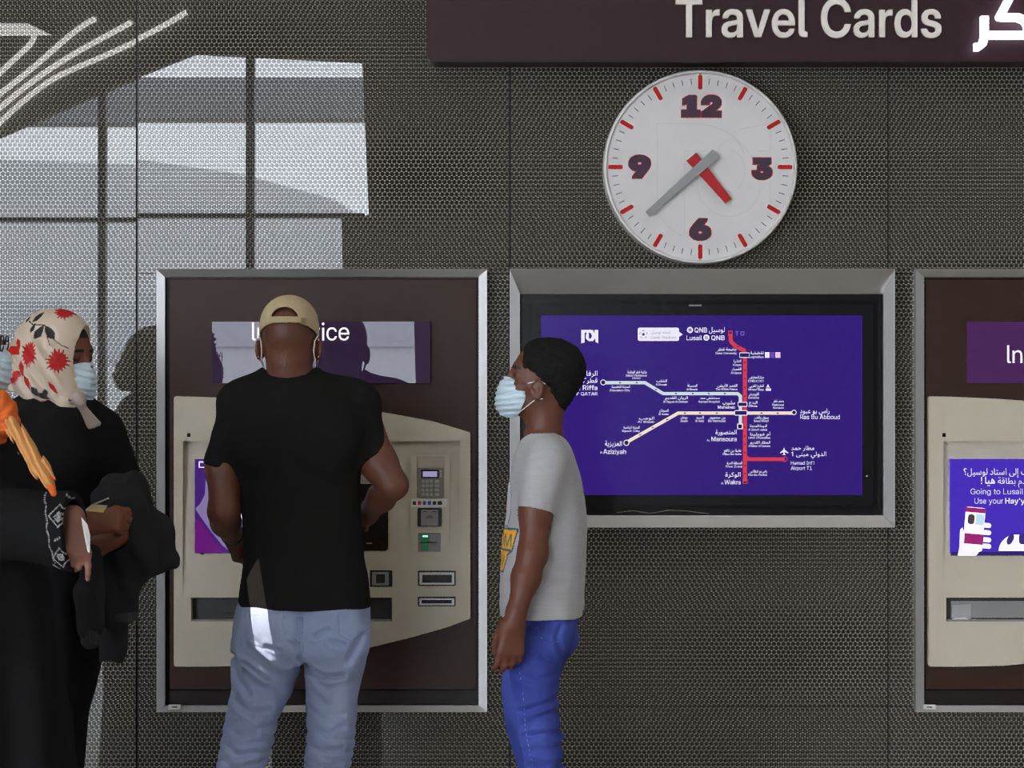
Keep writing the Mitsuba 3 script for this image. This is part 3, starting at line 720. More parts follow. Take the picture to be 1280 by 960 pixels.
# ---------------------------------------------------------------- sign
ks = thing('sign', 'dark maroon sign board with raised white letters reading Travel Cards above the clock', 'sign')
YS = -.12
board = rect(533, -110, 1420, 77.5, 11)
add(ks + '__board', cat(slab(W(board.buffer(-1.0), YS), YS + .01, YS), slab(W(board, YS), -.004, YS + .004)), 'sign_board')
yl = YS - .012
for wd, x0, x1 in (('Travel', 844.5, 1009.5), ('Cards', 1026.5, 1177)):
    g = text(wd, 620, 220)
    for ch in polys(fit(g, x0, x1, 46.3, 48.5, yl)):
        add(ks + '__letter', slab(ch, YS, yl), 'sign_letters')
g = W(unary_union([LineString([(1274, -24), (1250.5, 20.5), (1274, 21.5), (1282, 25), (1285.5, 32), (1286, 43.5), (1231, 43.5)]).buffer(4.9, cap_style='flat', join_style='round'),
    LineString([(1231.3, 19.7), (1231.3, 46), (1229, 54), (1224, 58), (1218.5, 58.5)]).buffer(4.9, cap_style='flat', join_style='round')]), yl - .02)
for ch in polys(g):
    add(ks + '__lit_letter', glow(slab(ch, YS - .006, yl - .02), (.86, .84, 1.0), 2.2, 'led_diffuser', 3.0), None)

# ---------------------------------------------------------------- people: signed-distance modelling
from scipy.interpolate import PchipInterpolator
f32 = np.float32


def smin(a, b, k):
    if k <= 0:
        return np.minimum(a, b)
    h = np.maximum(k - np.abs(a - b), 0) / k
    return np.minimum(a, b) - h * h * (k * .25)


def d_cone(p, a, b, ra, rb):
    a, b = np.asarray(a, f32), np.asarray(b, f32)
    ab = b - a
    t = np.clip(((p - a) @ ab) / max(float(ab @ ab), 1e-9), 0, 1)
    return np.linalg.norm(p - a - t[:, None] * ab, axis=1) - (ra + t * (rb - ra))


def d_ell(p, c, r, R=None):
    q = p - np.asarray(c, f32)
    if R is not None:
        q = q @ np.asarray(R, f32)
    r = np.asarray(r, f32)
    k0 = np.linalg.norm(q / r, axis=1)
    k1 = np.linalg.norm(q / (r * r), axis=1)
    return k0 * (k0 - 1) / np.maximum(k1, 1e-6)


class Blob:
    """A smooth union of cones, ellipsoids and lofts, with cuts; meshed by surface nets."""

    def __init__(self):
        self.ops = []

    def fn(self, f, k=.02, c=None, r=None, sub=False):
        self.ops.append((f, k, None if c is None else np.asarray(c, f32), r, sub)); return self

    def cone(self, a, b, ra, rb, k=.02, sub=False):
        a, b = np.asarray(a, f32), np.asarray(b, f32)
        return self.fn(lambda p: d_cone(p, a, b, ra, rb), k, (a + b) / 2, np.linalg.norm(b - a) / 2 + max(ra, rb), sub)

    def chain(self, pts, rs, k=.02):
        for i in range(len(pts) - 1):
            self.cone(pts[i], pts[i + 1], rs[i], rs[i + 1], k)
        return self

    def ell(self, c, r, k=.02, R=None, sub=False):
        return self.fn(lambda p: d_ell(p, c, r, R), k, c, max(r), sub)

    def cut_cone(self, a, b, ra, rb, k=.02, tilt=(0, 0, 0)):
        """a cone that ends flat at b (a sleeve with its hem)"""
        a, b = np.asarray(a, f32), np.asarray(b, f32)
        t = (b - a) / np.linalg.norm(b - a) + np.asarray(tilt, f32); t /= np.linalg.norm(t)
        b2 = b + (b - a) * .3
        r2 = rb + (rb - ra) * .3
        return self.fn(lambda p: np.maximum(d_cone(p, a, b2, ra, r2), (p - b) @ t), k, (a + b2) / 2, np.linalg.norm(b2 - a) / 2 + max(ra, rb, r2))

    def loft(self, rows, k=.02, n=2.2):
        """rows of (z, cx, cy, ax, ay), any order; flat ends"""
        q = np.array(sorted(rows), float)
        fs = [PchipInterpolator(q[:, 0], q[:, i]) for i in range(1, 5)]
        z0, z1 = q[0, 0], q[-1, 0]
        zt = np.linspace(z0, z1, 400); tb = [g(zt) for g in fs]

        def f(p):
            z = np.clip(p[:, 2], z0, z1)
            cx, cy, ax, ay = (np.interp(z, zt, g).astype(f32) for g in tb)
            u, v = np.abs(p[:, 0] - cx), np.abs(p[:, 1] - cy)
            e = (u / ax) ** n + (v / ay) ** n
            s = np.maximum(e, 1e-9) ** (1 / n)
            w = np.sqrt((u * u + v * v)) / np.maximum(s, 1e-4)      # radius of the section in this direction
            return np.maximum((s - 1) * np.clip(w, np.minimum(ax, ay), None) * .92, np.maximum(p[:, 2] - z1, z0 - p[:, 2]))
        c = np.array([q[:, 1].mean(), q[:, 2].mean(), (z0 + z1) / 2])
        return self.fn(f, k, c, (z1 - z0) / 2 + q[:, 3:].max() + np.abs(q[:, 1:3] - c[:2]).max())

    def __call__(self, p):
        p = np.asarray(p, f32)
        d = np.full(len(p), .5, f32)
        b0, b1 = p.min(0), p.max(0)
        px, py, pz = (np.ascontiguousarray(p[:, i]) for i in range(3))
        for f, k, c, r, sub in self.ops:
            if c is None:
                m = slice(None); q = p
            else:
                R2 = (r + .07 + k) ** 2
                if (np.maximum(np.maximum(b0 - c, c - b1), 0) ** 2).sum() > R2:
                    continue
                m = np.nonzero((px - c[0]) ** 2 + (py - c[1]) ** 2 + (pz - c[2]) ** 2 < R2)[0]
                if not len(m):
                    continue
                q = p[m]
            x = f(q).astype(f32)
            d[m] = -smin(-d[m], x, k) if sub else smin(d[m], x, k)
        return d


def nets(f, lo, hi, h, B=8):
    """Surface nets on the zero level of f, evaluated only in blocks near the surface."""
    lo, hi = np.asarray(lo, float), np.asarray(hi, float)
    nb = np.ceil((hi - lo) / (h * B)).astype(int)
    g = np.stack(np.meshgrid(*[np.arange(n) for n in nb], indexing='ij'), -1).reshape(-1, 3)
    db = f(lo + (g + .5) * B * h).reshape(nb)
    act = np.abs(db) < B * h * .87 * 1.3 + .012
    bl = np.argwhere(act)
    bl = bl[np.lexsort((bl[:, 1], bl[:, 0], bl[:, 2]))]
    o = np.stack(np.meshgrid(*[np.arange(B + 1)] * 3, indexing='ij'), -1).reshape(-1, 3)
    val = np.empty((len(bl), (B + 1) ** 3), f32)
    st = 64
    for i in range(0, len(bl), st):
        q = (lo + (bl[i:i + st, None] * B + o) * h).reshape(-1, 3)
        val[i:i + st] = f(q).reshape(-1, (B + 1) ** 3)
    val = np.where(val == 0, f32(1e-6), val).reshape(-1, B + 1, B + 1, B + 1)
    s = val < 0
    n_in = sum(s[:, i:B + i, j:B + j, k:B + k].astype(np.int8) for i in (0, 1) for j in (0, 1) for k in (0, 1))
    cb = np.argwhere((n_in > 0) & (n_in < 8))
    N = nb * B + 2
    lin = lambda g: (g[:, 0] * N[1] + g[:, 1]) * N[2] + g[:, 2]
    cells = bl[cb[:, 0]] * B + cb[:, 1:]
    order = np.argsort(lin(cells)); cb, cells = cb[order], cells[order]
    keys = lin(cells)
    acc, cnt = np.zeros((len(cells), 3)), np.zeros(len(cells))
    for ax in range(3):
        o1, o2 = [a for a in range(3) if a != ax]
        for b in (0, 1):
            for c in (0, 1):
                p0 = cb[:, 1:].copy(); p0[:, o1] += b; p0[:, o2] += c
                p1 = p0.copy(); p1[:, ax] += 1
                v0, v1 = val[(cb[:, 0], *p0.T)], val[(cb[:, 0], *p1.T)]
                x = (v0 < 0) != (v1 < 0)
                t = np.where(x, v0 / np.where(x, v0 - v1, 1), 0)
                q = (p0 - cb[:, 1:] + cells).astype(float); q[:, ax] += t
                acc[x] += q[x]; cnt[x] += 1
    V = lo + acc / cnt[:, None] * h
    F = []
    for ax in range(3):
        o1, o2 = [(1, 2), (2, 0), (0, 1)][ax]
        lo_ = s[:, :B, :B, :B]
        sh_ = [slice(None), slice(0, B), slice(0, B), slice(0, B)]; sh_[ax + 1] = slice(1, B + 1)
        eb = np.argwhere(lo_ != s[tuple(sh_)])
        ins = lo_[tuple(eb.T)]
        e = bl[eb[:, 0]] * B + eb[:, 1:]
        q, ok = [], np.ones(len(e), bool)
        for d1, d2 in ((-1, -1), (0, -1), (0, 0), (-1, 0)):
            c = e.copy(); c[:, o1] += d1; c[:, o2] += d2
            l = lin(c); w = np.minimum(np.searchsorted(keys, l), len(keys) - 1)
            ok &= (keys[w] == l) & (c >= 0).all(1)
            q.append(w)
        q = np.stack(q, 1)
        q = np.where(ins[:, None], q, q[:, ::-1])[ok]
        F += [q[:, [0, 1, 2]], q[:, [0, 2, 3]]]
    return trimesh.Trimesh(V, np.vstack(F), process=False)


def line_dist(x, y, pl, closed=False):
    """Distance of the points (x, y) to a polyline."""
    pl = list(pl) + ([pl[0]] if closed else [])
    d = np.full(len(x), 1e9)
    for (ax, ay), (bx, by) in zip(pl[:-1], pl[1:]):
        ux, uy = bx - ax, by - ay
        t = np.clip(((x - ax) * ux + (y - ay) * uy) / max(ux * ux + uy * uy, 1e-12), 0, 1)
        d = np.minimum(d, np.hypot(x - ax - t * ux, y - ay - t * uy))
    return d


def flesh(f, pts, h, pad=.24, smooth=2):
    """Mesh of a blob in the box around pts."""
    pts = np.asarray(pts, float)
    m = nets(f, pts.min(0) - pad, pts.max(0) + pad, h)
    if smooth:
        from scipy.sparse import coo_matrix
        e = np.vstack([m.faces[:, [0, 1]], m.faces[:, [1, 2]], m.faces[:, [2, 0]]]); e = np.vstack([e, e[:, ::-1]])
        A = coo_matrix((np.ones(len(e)), (e[:, 0], e[:, 1])), (len(m.vertices),) * 2).tocsr()
        deg = np.maximum(np.asarray(A.sum(1)), 1)
        v = np.array(m.vertices)
        for i in range(smooth):
            v = v + .5 * (A @ v / deg - v)
            v = v - .52 * (A @ v / deg - v)
        m = trimesh.Trimesh(v, m.faces, process=False)
    return m


def skin_mesh(key, m, bsdf, color=None):
    return add(key, ply(m, bsdf, smooth=True, color=None if color is None else np.asarray(color, float)), None)


def axes(fwd, up):
    """3 x 3 matrix of columns right, forward, up"""
    f = np.asarray(fwd, float); f /= np.linalg.norm(f)
    u = np.asarray(up, float); u = u - f * (u @ f); u /= np.linalg.norm(u)
    return np.stack([np.cross(f, u), f, u], 1)


def head_sdf(q, ears=True, es=(0, 0)):
    """A head in its own metres: x right, y forward, z up, origin between the eyes' height and the skull's middle."""
    d = d_ell(q, (0, -.014, .034), (.0735, .094, .083))
    d = smin(d, d_ell(q, (0, .022, -.022), (.061, .066, .086)), .035)
    d = smin(d, d_ell(q, (0, .030, -.080), (.047, .050, .036)), .028)
    d = smin(d, d_ell(q, (0, .074, -.099), (.016, .014, .014)), .022)
    d = smin(d, d_cone(q, (-.036, .073, .023), (.036, .073, .023), .008, .008), .022)
    for s in (-1, 1):
        d = smin(d, d_ell(q, (.040 * s, .056, -.034), (.020, .019, .020)), .022)
        d = -smin(-d, d_ell(q, (.0315 * s, .094, .003), (.017, .017, .0125)), .014)
        d = smin(d, d_ell(q, (.0315 * s, .0735, .002), (.0145, .0115, .0115)), .004)
        if ears:
            c, sn = math.cos(.42 * s), math.sin(.42 * s)
            R = np.array([[c, -sn, 0], [sn, c, 0], [0, 0, 1.0]])
            e = d_ell(q, (.0815 * s, -.010 + es[0], -.012 + es[1]), (.0085, .0205, .0325), R)
            e = -smin(-e, d_ell(q, (.0905 * s, -.004 + es[0], -.008 + es[1]), (.0075, .0125, .021), R), .006)
            e = smin(e, d_ell(q, (.077 * s, .006 + es[0], -.018 + es[1]), (.006, .006, .009)), .006)
            d = smin(d, e, .010)
    d = smin(d, d_cone(q, (0, .084, .014), (0, .107, -.026), .0065, .0105), .012)
    for s in (-1, 1):
        d = smin(d, d_ell(q, (.0115 * s, .097, -.031), (.0075, .010, .007)), .007)
        d = -smin(-d, d_ell(q, (.0065 * s, .104, -.0385), (.003, .005, .003)), .003)
    d = smin(d, d_ell(q, (0, .087, -.0625), (.0235, .011, .0068)), .008)
    d = smin(d, d_ell(q, (0, .085, -.0745), (.0195, .011, .0075)), .008)
    return -smin(-d, d_ell(q, (0, .099, -.0682), (.024, .008, .0012)), .002)


class Head:
    def __init__(self, o, fwd, up=(0, 0, 1), s=1.0):
        self.o, self.R, self.s = np.asarray(o, float), axes(fwd, up), s

    def loc(self, p):
        return ((np.asarray(p, f32) - self.o.astype(f32)) @ self.R.astype(f32)) / f32(self.s)

    def pt(self, *q):
        return self.o + self.R @ (np.asarray(q, float) * self.s)

    def put(self, blob, k=.03, ears=True, es=(0, 0)):
        return blob.fn(lambda p: head_sdf(self.loc(p), ears, es) * self.s, k, self.o, .16 * self.s)

    def blob(self, f, r=.2):
        """a Blob from a function of local points"""
        b = Blob()
        return b.fn(lambda p: f(self.loc(p)) * self.s, 0, self.o, r)


def paint_face(H, v, base, white=(.55, .52, .48), eye_open=(1, 1)):
    """Skin colours per vertex: brows, eyes, lips."""
    q = H.loc(v)
    c = np.tile(np.asarray(base, float), (len(v), 1))
    c *= (1 + .10 * (meshkit.fbm(np.asarray(v) * 40, 3, 3) - .5))[:, None]
    x, y, z = q[:, 0], q[:, 1], q[:, 2]
    front = (y > .045) & (np.abs(z) < .14) & (np.abs(x) < .09)
    brow = front & (np.abs(z - .026 - .12 * np.minimum(0, .032 - np.abs(x))) < .0045) & (np.abs(x) > .014) & (np.abs(x) < .052)
    c[brow] = (.012, .009, .008)
    for s in (-1, 1):
        ex, ez = x - .0315 * s, z - .002
        lid = front & ((ex / .0150) ** 2 + (ez / .0085) ** 2 < 1)
        c[lid] = np.asarray(base) * .55
        if eye_open[0 if s < 0 else 1]:
            ball = front & ((ex / .0125) ** 2 + (ez / .0052) ** 2 < 1)
            c[ball] = white
            c[ball & (ex ** 2 + ez ** 2 < .0056 ** 2)] = (.02, .012, .008)
        else:
            c[front & (np.abs(ez + .004) < .0022) & (np.abs(ex) < .0135)] = (.012, .008, .007)
    lips = front & (np.abs(x) < .024) & (z > -.082) & (z < -.056)
    c[lips] = np.asarray(base) * np.array([1.1, .7, .7])
    return c


def mask_blob(H):
    """A pleated surgical mask over nose and chin."""
    def f(q):
        a = d_ell(q, (0, .050, -.064), (.0635, .063, .072))
        a = smin(a, d_cone(q, (0, .097, -.012), (0, .107, -.042), .010, .013), .03)
        a = smin(a, d_ell(q, (0, .085, -.085), (.040, .036, .036)), .03)
        z = q[:, 2] + .25 * (q[:, 1] - .1)
        a = a + .0021 * np.sin(z * 2 * np.pi / .017) * (np.abs(q[:, 0]) < .07)
        side = .036 + .25 * np.abs(q[:, 2] + .062)
        a = np.maximum(a, side - q[:, 1])
        top = -.012 + .35 * (q[:, 1] - .11)
        a = np.maximum(a, q[:, 2] - np.minimum(top + .012, -.006))
        a = np.maximum(a, -.128 - q[:, 2])
        return np.maximum(a, -(a + .010))
    return H.blob(f)


def ear_loops(key, H, bsdf='mask_strap', es=(0, 0)):
    for s in (-1, 1):
        for z0, z1 in ((-.022, .018), (-.108, -.038)):
            pts = [H.pt(.0545 * s, .050, z0), H.pt(.071 * s, .018 + es[0] * .5, z0 * .45 + (z1 + es[1]) * .55), H.pt(.0815 * s, -.010 + es[0], z1 + es[1]), H.pt(.0835 * s, -.030 + es[0], z1 * .8 - .004 + es[1])]
            add(key + '__ear_loop', tube(np.array(pts), .0017 * H.s, 6), bsdf, smooth=True)


def hand(blob, wrist, X, Z, thumb=1, s=1.0, curl=((20, 30, 20),) * 4, spread=(6, 1, -4, -9), thumb_tuck=.35, k=.008):
    """A hand: X along the fingers, Z out of its back, thumb on the side thumb * (Z x X). Returns the finger tips."""
    X = np.asarray(X, float) / np.linalg.norm(X)
    Z = np.asarray(Z, float); Z = Z - X * (Z @ X); Z /= np.linalg.norm(Z)
    Y = np.cross(Z, X) * thumb
    w = np.asarray(wrist, float)
    L = lambda x, y, z: w + s * (x * X + y * Y + z * Z)
    blob.cone(L(-.03, 0, 0), L(.012, 0, 0), .0255 * s, .025 * s, .02)
    tips = []
    for i, (ky, kx, ln) in enumerate(((.030, .090, .074), (.0095, .094, .082), (-.011, .090, .076), (-.0295, .083, .060))):
        kn = L(kx, ky, .002)
        blob.cone(L(.010, ky * .62, 0), kn, .0165 * s, .0112 * s, .014)
        a, p, r = 0.0, kn, .0100 if i < 3 else .0088
        sp = math.radians(spread[i])
        for j, fr in enumerate((.46, .30, .24)):
            a += math.radians(curl[i][j])
            e = p + s * ln * fr * (math.cos(a) * (math.cos(sp) * X + math.sin(sp) * Y) - math.sin(a) * Z)
            blob.cone(p, e, r * s, (r - .0009) * s, .004 if j else .010)
            p, r = e, r - .0009
        tips.append(p)
    t = thumb_tuck
    p0, p1 = L(.018, .022, -.006), L(.050, .046 - .018 * t, -.014 - .020 * t)
    p2 = L(.078, .056 - .034 * t, -.020 - .026 * t); p3 = L(.100, .058 - .050 * t, -.024 - .028 * t)
    blob.cone(p0, p1, .0175 * s, .0125 * s, .014); blob.cone(p1, p2, .0118 * s, .0105 * s, .004); blob.cone(p2, p3, .0105 * s, .0085 * s, .004)
    return tips + [p3]


def rows_px(rows, d):
    """(row, left px, right px, depth half, [depth offset]) -> loft sections"""
    out = []
    for r in rows:
        dd = d + (r[4] if len(r) > 4 else 0)
        a, b = P(r[1], r[0], dd), P(r[2], r[0], dd)
        out.append((a[2], (a[0] + b[0]) / 2, a[1], (b[0] - a[0]) / 2, r[3]))
    return out


def wrinkle(f, amp, fn):
    def g(p):
        d = f(p)
        k = np.nonzero(np.abs(d) < .028)[0]
        if len(k):
            d = d.copy(); d[k] += (amp * fn(np.asarray(p[k], float))).astype(f32)
        return d
    return g


def n3(p, s, seed=0):
    return meshkit.noise(p * s, seed) - .5


vc = {'type': 'mesh_attribute', 'name': 'vertex_color'}
scene['skin'] = {'type': 'principled', 'base_color': vc, 'roughness': .48, 'specular': .4}
princ('fabric_black', (.0092, .0092, .0088), .9, specular=.15, sheen=.03)
princ('abaya_black', (.0082, .0083, .0087), .9, specular=.15, sheen=.03)
princ('fabric_charcoal', (.0215, .0225, .024), .95, specular=.15, sheen=.05)
princ('knit_cuff', (.026, .028, .030), .9)
scene['cloth_printed'] = {'type': 'principled', 'base_color': vc, 'roughness': .8, 'sheen': .2}
denim = lambda a, b, sc: proc(lambda p, n, uv: mix(a, b, smoothstep(.3, .7, mikit.fbm(p.x * sc, p.y * sc, p.z * sc * .7, 3))) * (.93 + .14 * mikit.noise(p.x * 900, p.y * 900, p.z * 250)))
princ('denim_light', denim([.225, .280, .43], [.30, .36, .52], 7.0), .85)
princ('denim_light_dark', (.15, .195, .32), .85)
princ('denim_blue', denim([.026, .042, .25], [.050, .078, .35], 8.0), .8)
princ('denim_blue_dark', (.022, .036, .20), .8)
princ('stitch', (.20, .25, .50), .8)
princ('cap_cotton', proc(lambda p, n, uv: mix([.40, .315, .185], [.46, .37, .225], mikit.noise(p.x * 60, p.y * 60, p.z * 60))), .85)
princ('cap_strap', (.40, .32, .19), .8)
princ('brass', (.30, .24, .14), .35, metallic=1.0)
princ('mask_blue', (.58, .73, .82), .75)
princ('mask_strap', (.80, .81, .80), .7)
princ('hair_black', (.0065, .006, .0055), .85, specular=.25)
princ('shoe_dark', (.03, .03, .032), .6)
princ('rubber_white', (.55, .55, .54), .6)
gloss('bracelet', (.02, .02, .02), .15)
princ('silver', (.75, .74, .70), .25, metallic=1.0)


def shoes(key, feet, fwd, s=1.0):
    for x, y in feet:
        f = np.asarray(fwd, float); c = np.array([x, y, 0.0])
        b = Blob().cone(c + f * -.06 * s + [0, 0, .045], c + f * .14 * s + [0, 0, .034], .044 * s, .036 * s, .03).cone(c + f * -.03 * s + [0, 0, .08], c + f * -.03 * s + [0, 0, .11], .043 * s, .046 * s, .03)
        g = lambda p, b=b: np.maximum(b(p), .012 - p[:, 2])
        skin_mesh(key + '__shoe', flesh(g, [c + f * .14, c - f * .06, c + [0, 0, .12]], .008, .07), 'shoe_dark')
        n = np.array([-f[1], f[0], 0])
        pl = Polygon([(c + f * a * s + n * w * s)[:2] for a, w in ((-.105, .03), (-.03, .042), (.09, .047), (.17, .03), (.185, 0), (.17, -.03), (.09, -.047), (-.03, -.042), (-.105, -.03), (-.115, 0))])
        add(key + '__shoe_sole', trimesh.creation.extrude_polygon(pl, .018, engine='earcut'), 'rubber_white')


def on_surface(f, pl, n=24, near=5.7, far=6.5, lift=.0006):
    """Points of a polyline, given in photograph pixels, laid on the camera side of a blob."""
    ln = LineString(pl); out = []
    ds = np.arange(near, far, .003)
    for t in np.linspace(0, ln.length, n):
        q = ln.interpolate(t)
        ray = np.array([P(q.x, q.y, d) for d in ds])
        v = f(ray)
        k = np.nonzero(v < 0)[0]
        if len(k):
            out.append(ray[k[0]] + [0, -lift, 0])
    return np.array(out)


def stitches(key, f, lines, bsdf, r=.0011, dash=True):
    for pl in lines:
        pts = on_surface(f, pl, 40)
        if len(pts) < 4:
            continue
        add(key + '__seam', tube(pts, r, 5) if not dash else cat([tube(pts[i:i + 2], r, 5) for i in range(0, len(pts) - 1, 2)]), bsdf)


# ---------------------------------------------------------------- the man at the machine
kp = thing('person', 'man in black t-shirt, light blue jeans and tan cap, seen from behind', 'person')
D = 6.2
SKIN = np.array(rgb(100, 62, 46)) * 1.0
H = Head(P(362, 431, D), (.02, 1, -.06), (0, .06, 1), 1.0)
body = Blob()
H.put(body)
body.cone(H.pt(0, -.025, -.05), P(362, 487, D), .058, .066, .03)
body.loft(rows_px([(474, 335, 391, .06), (490, 306, 428, .08), (520, 302, 444, .10), (580, 308, 440, .105), (660, 312, 444, .11), (760, 305, 455, .115), (800, 300, 455, .11), (816, 310, 445, .09)], D), .03)
EL, ER = P(279, 641, 6.16), P(491, 606, 6.17)
WL, WR = P(291, 669, 6.36), P(456, 645, 6.38)
body.chain([P(306, 506, D), P(281, 585, 6.19), EL + [0.004, 0, .01]], [.056, .0485, .043], .03)
body.chain([EL, EL * .6 + WL * .4 + [-.004, 0, 0], WL], [.0415, .040, .027], .02)
body.chain([P(445, 508, D), P(474, 580, 6.19), ER], [.056, .047, .040], .03)
body.chain([ER, ER * .6 + WR * .4, WR], [.040, .038, .027], .02)
xl = WL - EL
tl = hand(body, WL + .02 * xl / np.linalg.norm(xl), np.array([.10, .85, -.45]), (-.75, -.25, .35), -1, 1.0, ((55, 75, 40), (58, 78, 40), (60, 80, 40), (62, 80, 40)), thumb_tuck=.9)
tr = hand(body, WR, (-.25, .92, -.02), (.25, .05, .97), 1, 1.0, ((10, 12, 8), (55, 60, 30), (60, 70, 35), (62, 72, 35)), thumb_tuck=.7)
legs_L = [(800, 292, 379, .112), (822, 290.5, 377, .108), (860, 288.5, 367, .098), (900, 283, 346.5, .088), (930, 277, 338, .080), (960, 271.5, 330.5, .075), (1000, 268, 324, .072), (1060, 264, 316, .066), (1128, 262, 310, .064)]
legs_R = [(800, 382, 462, .112), (822, 380, 458, .108), (860, 382, 450, .098), (880, 383.5, 447, .092), (920, 386, 441.5, .083), (960, 382, 437, .076), (1000, 383, 435, .072), (1060, 386, 434, .066), (1128, 387, 432, .064)]
for rows in (legs_L, legs_R):
    body.loft([(z, cx, cy, ax * .84, ay * .84) for z, cx, cy, ax, ay in rows_px(rows, D)], .03)
fl = [P(r[-1][1] * .5 + r[-1][2] * .5, 1140, D) for r in (legs_L, legs_R)]
for q in fl:
    body.cone([q[0], q[1], .12], [q[0], q[1], .06], .04, .038, .02)
pts = [P(255, 380, D), P(500, 1150, D), tl[1], tr[1]]
m = flesh(body, pts, .0042)
v = np.array(m.vertices)
c = paint_face(H, v, SKIN)
q = H.loc(v)
stub = smoothstep_np = np.clip((q[:, 2] - .000) / .03, 0, 1) * (np.linalg.norm(q, axis=1) < .14)
c = c * (1 - .22 * stub[:, None])
skin_mesh(kp + '__body', m, 'skin', c)

# t-shirt
sh = Blob()
sh.loft(rows_px([(465, 334, 391, .062), (470, 326, 401, .07, -.002), (480, 307, 427, .088, -.006), (494, 293, 447, .105, -.010), (525, 291, 453, .122, -.014), (580, 299, 450, .128, -.012), (640, 303, 451, .128), (690, 304.5, 455, .13), (730, 301, 461, .135), (752, 298.5, 463.5, .138), (758, 298.5, 463.5, .138)], D), .03, 2.35)
HL, HR = P(277.5, 586, 6.19), P(467, 573, 6.19)
sh.cut_cone(P(307, 508, D), HL, .068, .0550, .04, (.06, 0, .0))
sh.cut_cone(P(441, 508, D), HR, .068, .0535, .04, (0, 0, .0))
sh.cone(P(330, 478, D), P(296, 502, D), .035, .05, .04); sh.cone(P(395, 478, D), P(450, 502, D), .035, .05, .04)
sh.ell(P(318, 545, 6.10), (.075, .05, .09), .05); sh.ell(P(412, 545, 6.10), (.075, .05, .09), .05)
sh.fn(lambda p: d_ell(p, P(362, 458, 6.205), (.072, .072, .052)), .004, P(362, 458, D), .1, True)
zb = P(0, 757, D)[2]
def folds_shirt(p):
    x, z = p[:, 0], p[:, 2]
    t = x * .55 + z + .05 * n3(p, 9, 2)
    return np.sin(t * 2 * np.pi / .085) * (n3(p, 7, 5) + .35) + 1.3 * n3(p, 16, 9)
g = wrinkle(sh, .0020, folds_shirt)
m = flesh(g, [P(250, 455, D), P(492, 770, D)], .0042)
skin_mesh(kp + '__t_shirt', m, 'fabric_black')

# jeans
je = Blob()
je.loft(rows_px([(735, 306, 457, .115), (765, 294.5, 463, .128), (790, 291, 462.5, .132), (812, 291, 460, .125), (824, 300, 452, .10)], D), .02, 2.3)
je.loft(rows_px(legs_L, D), .014, 2.2); je.loft(rows_px(legs_R, D), .014, 2.2)
je.ell(P(336, 802, 6.11), (.085, .060, .085), .05); je.ell(P(420, 802, 6.11), (.082, .060, .085), .05)
je.cone(P(379, 775, 6.015), P(380, 835, 6.02), .010, .02, .03, True)
CREASES = [([(295, 818), (302, 845), (316, 862)], .8, 4), ([(320, 795), (345, 818)], -.6, 3), ([(312, 822), (338, 842)], .6, 3), ([(378, 815), (392, 833), (412, 841), (432, 838)], .9, 3.5), ([(400, 788), (416, 780)], .7, 3),
           ([(420, 795), (434, 798)], .7, 3), ([(456, 790), (440, 820)], .6, 4), ([(386, 842), (414, 868)], -.6, 3.5), ([(340, 800), (357, 806)], .5, 2.5), ([(380, 768), (378, 800), (380, 818)], .7, 2.2), ([(378, 800), (366, 796)], .35, 2.5),
           ([(300, 874), (318, 886), (340, 882)], .55, 3.5), ([(388, 880), (408, 892), (430, 888)], .5, 3.5), ([(292, 906), (308, 916), (325, 912)], .5, 3.5), ([(392, 905), (412, 912), (432, 903)], .5, 3.5),
           ([(286, 926), (302, 938), (322, 934)], .5, 3.5), ([(390, 927), (405, 935), (428, 929)], .5, 3.5), ([(284, 948), (300, 956), (320, 951)], .5, 3.5), ([(390, 946), (410, 954), (428, 947)], .5, 3.5)]
def folds_jeans(p):
    x, z = p[:, 0], p[:, 2]
    py = 480 + (CAM_Z - z) * 451.6; px = 640 + x * 451.6
    left = px < 379
    low = np.clip((py - 862) / 40, 0, 1)
    w = n3(p, 8, 3)
    t1 = z + np.where(left, -.25, .22) * x + .035 * w
    a = low * np.clip(.3 + 1.6 * (n3(p, 6, 8) + .15), 0, 1) * np.abs(np.sin(t1 * np.pi / .031 + 4 * n3(p, 6, 4))) * -.95
    up = np.clip((905 - py) / 40, 0, 1) * np.clip((py - 790) / 25, 0, 1)
    t2 = z * .8 + np.where(left, .75, -.75) * (x - (379 - 640) / 451.6) + .03 * w
    b = up * np.clip(.2 + 1.5 * (n3(p, 7, 12) + .1), 0, 1) * np.sin(t2 * 2 * np.pi / .062)
    g = np.zeros(len(p))
    for pl, dep, w in CREASES:
        dx = line_dist(px, py, pl)
        g += dep * np.exp(-(dx / w) ** 2) - .45 * dep * np.exp(-((dx - 2 * w) / w) ** 2)
    return a + .8 * b + .6 * n3(p, 14, 6) + g * (p[:, 1] < D - DIST + .03)
gj = wrinkle(je, .0088, folds_jeans)
m = flesh(gj, [P(262, 735, D), P(465, 1128, D)], .004)
kj = skin_mesh(kp + '__jeans', m, 'denim_light')
labels[kj] = {'label': 'light blue denim jeans'}
def patch(f, poly_px, d, off=.0022):
    """a thin sheet lying on the camera side of a blob, with a given outline"""
    pg = poly_px
    def s(p):
        p = np.asarray(p, float)
        k = FPX / (p[:, 1] + DIST)
        x, y = 640 + p[:, 0] * FPX / d, 480 + (CAM_Z - p[:, 2]) * FPX / d
        dd = line_dist(x, y, list(pg.exterior.coords)) * d / FPX
        dd = np.where(shapely.contains_xy(pg, x, y), -dd, dd)
        w = f(p)
        return np.maximum(np.maximum(w - off, -w - .004), np.maximum(dd, p[:, 1] - (d - DIST) + .01)).astype(f32)
    return s
